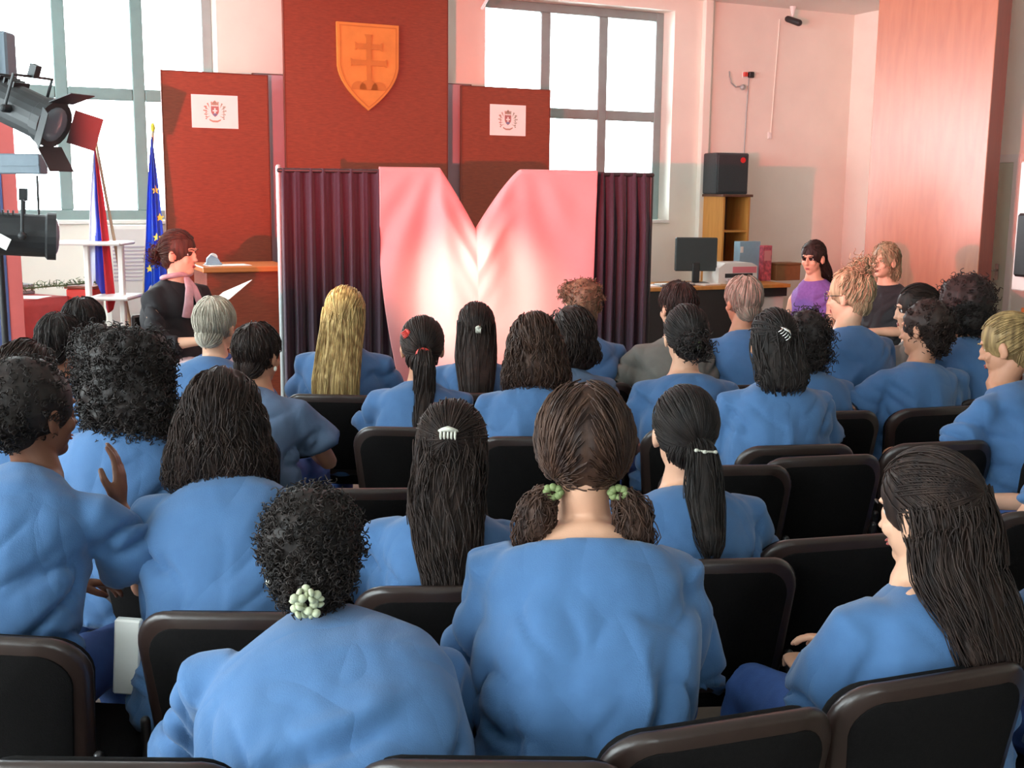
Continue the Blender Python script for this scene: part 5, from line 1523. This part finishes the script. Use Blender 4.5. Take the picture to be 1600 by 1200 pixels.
person('auburn haired person with hair pinned up before the right cloth edge', (908, 439, 5.6), yaw=6, hyaw=12, sw=.17, hair={'t': 'curly', 'blobs': [((0, -.035, .04), (.085, .09, .092)), ((-.05, .0, .07), (.05, .05, .045))], 'amp': .008, 'size': .022}, hcol='auburn', skin='tan', chair_label='black chair under the auburn haired person before the stage')
person('person with short brown hair in a grey beige shirt before the right curtain', (1055, 440, 5.55), yaw=8, hyaw=22, sw=.185, hair={'t': 'short'}, hcol='dark', skin='fair', shirt='grey', arms=({'E': (-.10, .06, -.22), 'w': (.05, .24, -.02)}, 'lap'), drape=1.15, chair_label='black chair under the person in the grey beige shirt')
person('grey cropped man in a blue shirt in front of the desk', (1158, 431, 5.6), yaw=10, hyaw=14, sw=.175, hair={'t': 'crop'}, hcol='greybrown', skin='tan', chair_label='black chair under the grey cropped man')
person('woman with messy ash blonde updo and glasses looking left', (1322, 420, 5.3), yaw=14, hyaw=40, sw=.178, hair={'t': 'bun', 'tie': (.0, -.45, .9), 'r': .034, 'wav': .004}, hcol='ash', skin='fair', extras={'face': True, 'glasses': True}, chair_label='black chair under the woman with the ash blonde updo')
person('dark haired woman in profile wearing a grey shirt at the front right', (1426, 445, 5.7), yaw=20, hyaw=58, sw=.165, hair={'t': 'bun', 'tie': (0, -1, -.1), 'r': .04}, hcol='dark', skin='fair', shirt='grey', extras={'face': True}, chair_label='black chair under the dark haired woman in the grey shirt')
person('woman with a big round black curly head and white collar at the front right', (1498, 437, 5.3), yaw=18, hyaw=16, sw=.172, hair={'t': 'curly', 'blobs': [((0, -.035, .035), (.118, .118, .112)), ((0.01, -.055, -.06), (.105, .085, .08))], 'amp': .014, 'size': .03}, hcol='black', skin='tan', extras={'collar': M_WHITE}, chair_label='black chair under the woman with the big round curly head')
# second row
person('dark haired person at the left before the red clothed table', (102, 489, 4.7), yaw=-18, hpitch=14, hair={'t': 'short'}, hcol='black', skin='olive', chair_label='black chair under the dark head before the red clothed table')
person('dark curly haired person half hidden left of the largest curly head', (166, 512, 4.3), yaw=-10, hair={'t': 'curly', 'blobs': [((0, -.03, .03), (.10, .105, .10)), ((0, -.05, -.06), (.085, .07, .08))], 'amp': .012}, hcol='black', skin='olive', chair_label='black chair under the half hidden curly person at the left')
person('person with short dark hair and white earring, right of the grey head', (408, 504, 4.5), yaw=-14, hyaw=-14, lean=.17, sw=.182, hair={'t': 'short'}, hcol='dark', skin='tan', shirt='greyblue', extras={'earring': 1, 'face': False}, arms=('lap', 'knee'), chair_label='black chair under the short haired person with the white earring')
person('woman with a dark low ponytail and red hair clip before the pink cloth', (660, 494, 4.55), yaw=-3, hyaw=6, lean=.13, sw=.165, hair={'t': 'pony', 'tie': (.1, -.95, -.45), 'L': .30, 'w': .036, 'wav': .006, 'clips': [('tie', M_REDTIE), ('claw', M_REDTIE, (-.055, -.095, .055), .014, 60)]}, hcol='dark', skin='tan', arms=('knee', 'lap'), chair_label='black chair under the woman with the red hair clip')
person('woman with shoulder long brown curls in front of the cloth', (832, 492, 4.4), yaw=3, hyaw=10, sw=.168, hair={'t': 'bob', 'w': .112, 'z': -.15, 'wav': .01}, hcol='brown', skin='tan', chair_label='black chair under the woman with shoulder long brown curls')
person('dark haired woman looking left, between the brown curls and the auburn head', (886, 482, 4.95), yaw=4, hyaw=34, hair={'t': 'bob', 'w': .09, 'z': -.10, 'wav': .004}, hcol='dark', skin='tan', shirt='greyblue', extras={'face': False}, chair_label='black chair under the dark haired woman looking left')
person('woman with dark hair gathered in a low knot showing her nape', (1069, 477, 4.6), yaw=6, hyaw=5, sw=.172, hair={'t': 'bun', 'tie': (0, -1, -.5), 'r': .038, 'clips': [('claw', M_GREENTIE, (0, -.155, -.03), .014)]}, hcol='black', skin='fair', scoop=.03, chair_label='black chair under the woman with the low knot')
person('woman with long dark hair and a silver claw clip in a pale blue shirt', (1206, 484, 4.3), yaw=9, sw=.182, hair={'t': 'half', 'L': .12, 'w': .094, 'wb': .08, 'wav': .008, 'n': 380, 'clips': [('claw', M_CHROME, (.005, -.125, .035), .026, 50)]}, hcol='black', skin='tan', drape=1.1, chair_label='black chair under the woman with the silver claw clip')
person('dark haired person half hidden behind the woman with the silver claw clip', (1257, 487, 4.95), yaw=10, hair={'t': 'curly', 'blobs': [((0, -.03, .03), (.095, .10, .10)), ((0, -.05, -.06), (.08, .07, .08))], 'amp': .008}, hcol='black', skin='olive', chair_label='black chair under the person behind the silver claw clip')
person('woman with dark curly pinned hair leaning on her outstretched left arm', (1440, 470, 5.0), yaw=16, hyaw=34, htilt=6, lean=.04, shift=.05, sw=.182, hair={'t': 'curly', 'blobs': [((0, -.03, .03), (.09, .10, .098)), ((0.02, -.075, .0), (.065, .055, .065)), ((0, -.06, -.06), (.055, .045, .05))], 'amp': .010, 'size': .024}, hcol='dark', skin='tan', voxel=.0055,
       arms=({'E': (-.17, .04, -.15), 'w': (-.17, .16, -.05), 'curl': .5}, 'lap'), extras={'face': False}, sleeve=.8, drape=1.15, chair_label='black chair under the woman leaning on her outstretched arm')
person('blonde woman with a long ponytail looking left near the right edge', (1560, 489, 4.35), yaw=40, hyaw=18, hpitch=16, sw=.17, hair={'t': 'pony', 'tie': (.0, -.95, .35), 'L': .32, 'w': .036, 'out': .05}, hcol='dkblonde', skin='tan', voxel=.0055, arms=({'E': (-.04, .10, -.23), 'w': (.08, .22, .0)}, 'lap'), drape=1.2, extras={'face': True}, chair_label='black chair under the blonde ponytail woman')
# middle rows
person('dark haired person at the left edge behind the nearest left woman', (48, 537, 3.65), yaw=-14, hair={'t': 'bob', 'w': .105, 'z': -.12, 'wav': .006}, hcol='dark', skin='olive', chair_label='black chair under the person at the left edge')
person('woman at the left edge with a full black updo and one hand raised', (62, 563, 2.72), yaw=-10, hyaw=-28, hpitch=6, lean=.30, chair_at=(-45, 992, -6), sw=.182, hair={'t': 'curly', 'blobs': [((0, -.035, .03), (.092, .108, .102)), ((0, -.09, -.01), (.075, .055, .07))], 'amp': .005, 'size': .02, 'n': 350}, hcol='black', skin='dark', voxel=.0048, drape=1.1,
       arms=('lap', {'E': (.085, .16, -.20), 'W': (146, 730, 2.86), 'hw': (-.05, .25, 1.0), 'up': (.9, .2, .1), 'curl': .35, 'len': .22}), extras={'face': True}, chair_label='black chair at the lower left under the woman with one raised hand')
person('woman with the largest mass of black curls, second from the left', (214, 522, 3.45), yaw=-8, chair_at=(255, 806, -6), lean=.22, sw=.17, hair={'t': 'curly', 'blobs': [((0, -.03, .03), (.12, .12, .11)), ((0, -.06, -.08), (.142, .10, .12)), ((.02, -.075, -.165), (.11, .07, .07))], 'amp': .02, 'size': .026, 'n': 1100}, hcol='black', skin='olive', chair_label='black chair under the woman with the largest black curls')
person('woman with a wavy dark brown bob in a bright blue shirt', (350, 583, 2.86), yaw=2, shift=-.07, lean=.33, creases=[(-.16, .62, -.02, .74, .016, .012), (.02, .60, .18, .68, .014, .012)], chair_at=(372, 957, 0), sw=.186, hair={'t': 'bob', 'w': .118, 'z': -.14, 'wav': .008, 'n': 1000}, hcol='dark', skin='tan', arms=('knee', 'knee'), chair_label='black chair under the woman with the wavy brown bob')
person('woman with long dark half-up hair and a small white clip', (708, 625, 2.78), yaw=-4, hyaw=2, lean=.13, sw=.168, chair_at=(705, 916, 3), hair={'t': 'half', 'L': .27, 'w': .080, 'wb': .055, 'wav': .009, 'dx': .035, 'n': 650, 'curl': .5, 'clips': [('claw', M_PEARL, (0.0, -.125, .055), .021)]}, hcol='dark', skin='tan', chair_label='black chair under the woman with the small white clip')
person('woman with a smooth dark low ponytail tied with pearls', (1067, 602, 3.02), yaw=6, hyaw=4, lean=.14, sw=.172, hair={'t': 'pony', 'tie': (.12, -.9, -.62), 'L': .24, 'w': .046, 'out': .03, 'clips': [('dots', M_PEARL, [(-.014, -.146, -.038), (.006, -.152, -.042), (.036, -.146, -.044)])]}, hcol='black', skin='fair', scoop=.02, chair_label='black chair under the woman with the pearl ponytail tie')
# nearest
person('nearest hunched woman with black curls and a white scrunchie', (490, 759, 2.18), yaw=5, hyaw=-8, hpitch=22, htilt=-4, lean=.48, shift=-.09, sw=.218, creases=[(-.24, .66, -.10, .80, .024, .012), (-.12, .79, .08, .84, .020, .012), (.10, .70, .24, .60, .016, .012)], slouch=.10, hair={'t': 'curly', 'blobs': [((0, -.02, .026), (.09, .104, .10)), ((0.01, -.06, -.045), (.068, .05, .06))], 'amp': .007, 'size': .02, 'n': 900, 'clips': [('scrunchie', M_SCRUNCH, (.012, -.105, -.088), .024)]}, hcol='black', skin='tan',
       arms=({'E': (-.05, .14, -.24), 'w': (.06, .2, -.05)}, {'E': (.06, .14, -.24), 'w': (-.06, .2, -.05)}), drape=1.05, sleeve=.95, extras={'face': False, 'earring': -1}, chair_label='black chair under the nearest hunched woman')
person('nearest upright woman with two low bunches tied in green and bare nape', (913, 608, 2.3), yaw=-3, hyaw=3, hpitch=14, lean=.27, shift=-.02, sw=.19, scoop=.10, puff=1.13, creases=[(-.15, .80, -.10, .60, .014, .013), (.13, .85, .10, .60, .014, .013)], hair={'t': 'pigs', 'L': .10, 'x': .072, 'clips': [('ring', M_GREENTIE, (-.064, -.06, -.082), .014), ('ring', M_GREENTIE, (.064, -.06, -.082), .014)]}, hcol='brown', skin='fair',
       arms=({'E': (-.045, .02, -.26), 'w': (.08, .22, -.04)}, {'E': (.0, .05, -.26), 'w': (-.12, .2, -.03)}), drape=1.02, sleeve=.92, chair_off=(.13, -.02, 22), chair_label='nearest black chair under the woman with the green tied bunches')
person('lower right woman with very long dark hair turned to the left', (1432, 703, 2.3), yaw=24, hyaw=20, hpitch=12, lean=.05, sw=.178, hair={'t': 'half', 'L': .25, 'w': .094, 'wb': .085, 'dx': .03, 'wav': .008, 'n': 650}, hcol='dark', skin='fair', voxel=.0048,
       arms=({'E': (.01, .11, -.24), 'w': (.12, .2, .0), 'curl': .6}, 'lap'), drape=1.1, sleeve=.8, extras={'face': True}, chair_at=(1478, 1052, 20), chair_label='nearest black chair at the lower right under the long haired woman')
# people cut by the right edge
person('person cut by the right edge with clasped hands and crossed legs', (1655, 560, 3.75), yaw=58, hyaw=10, lean=.10, sw=.17, hair={'t': 'short'}, hcol='dark', skin='fair', voxel=.0048,
       arms=({'E': (-.05, .13, -.22), 'w': (.03, .24, .01), 'curl': .7}, {'E': (.04, .13, -.22), 'w': (-.1, .22, .01), 'curl': .7}), chair_label='black chair under the person with clasped hands at the right edge')
person('person cut by the right edge whose blue sleeve reaches into view', (1690, 690, 2.5), yaw=30, lean=.14, sw=.178, hair={'t': 'short'}, hcol='dark', skin='fair', drape=1.3, sleeve=.95,
       arms=({'E': (-.21, .06, -.15), 'w': (.05, .22, -.02)}, 'lap'), chair_label='black chair under the person with the blue sleeve at the right edge')
finish_pending()

# papers in the presenter's hands, white bag between the chairs
hp = at(354, 462, 6.15)
o = obj('held_paper', MB().box((-.10, -.14, 0), (.10, .14, .003)), M_PAPER, loc=hp, rot=(R(18), R(-22), R(-20))); tag(o, 'pink lit sheets of paper held by the presenter in black', 'paper')
sp_ = bpy.data.objects
pz = at(283, 360, 6.25)
t = thing('high_stool', 'high black stool under the presenter in the black sweater', 'stool', (pz.x, pz.y, 0), R(-118))
b = MB(); b.tube([(0, 0, .585), (0, 0, .60), (0, 0, .645), (0, 0, .655)], [.19, .2, .2, .185], n=28, round_=False); obj('seat', b, M_CHAIRFAB, t, smooth=False)
b = MB(); b.box((-.17, -.235, .80), (.17, -.205, 1.02), bev=.012); obj('backrest', b, M_CHAIRSH, t)
b = MB(); b.tube([(-.1, -.19, .60), (-.1, -.22, .85)], [.01, .01]); b.tube([(.1, -.19, .60), (.1, -.22, .85)], [.01, .01]); obj('back_support', b, M_CHAIRLEG, t)
for k in range(4):
    q = PI / 4 + k * PI / 2
    obj('leg', MB().tube([(.15 * math.cos(q), .15 * math.sin(q), .59), (.21 * math.cos(q), .21 * math.sin(q), .01)], [.011, .011]), M_CHAIRLEG, t, smooth=True)
rg_ = [(.19 * math.cos(q), .19 * math.sin(q), .22) for q in np.linspace(0, 2 * PI, 25)]
obj('foot_ring', MB().tube(rg_, [.008] * 25, n=8), M_CHROME, t, smooth=True)

o = obj('paper_bag', MB().box((-.03, -.012, -.09), (.03, .012, .09), bev=.004), M_PAPER, loc=at(200, 1025, 2.50), rot=(0, R(4), 0)); tag(o, 'narrow white paper hanging beside the chair at the lower left', 'paper')
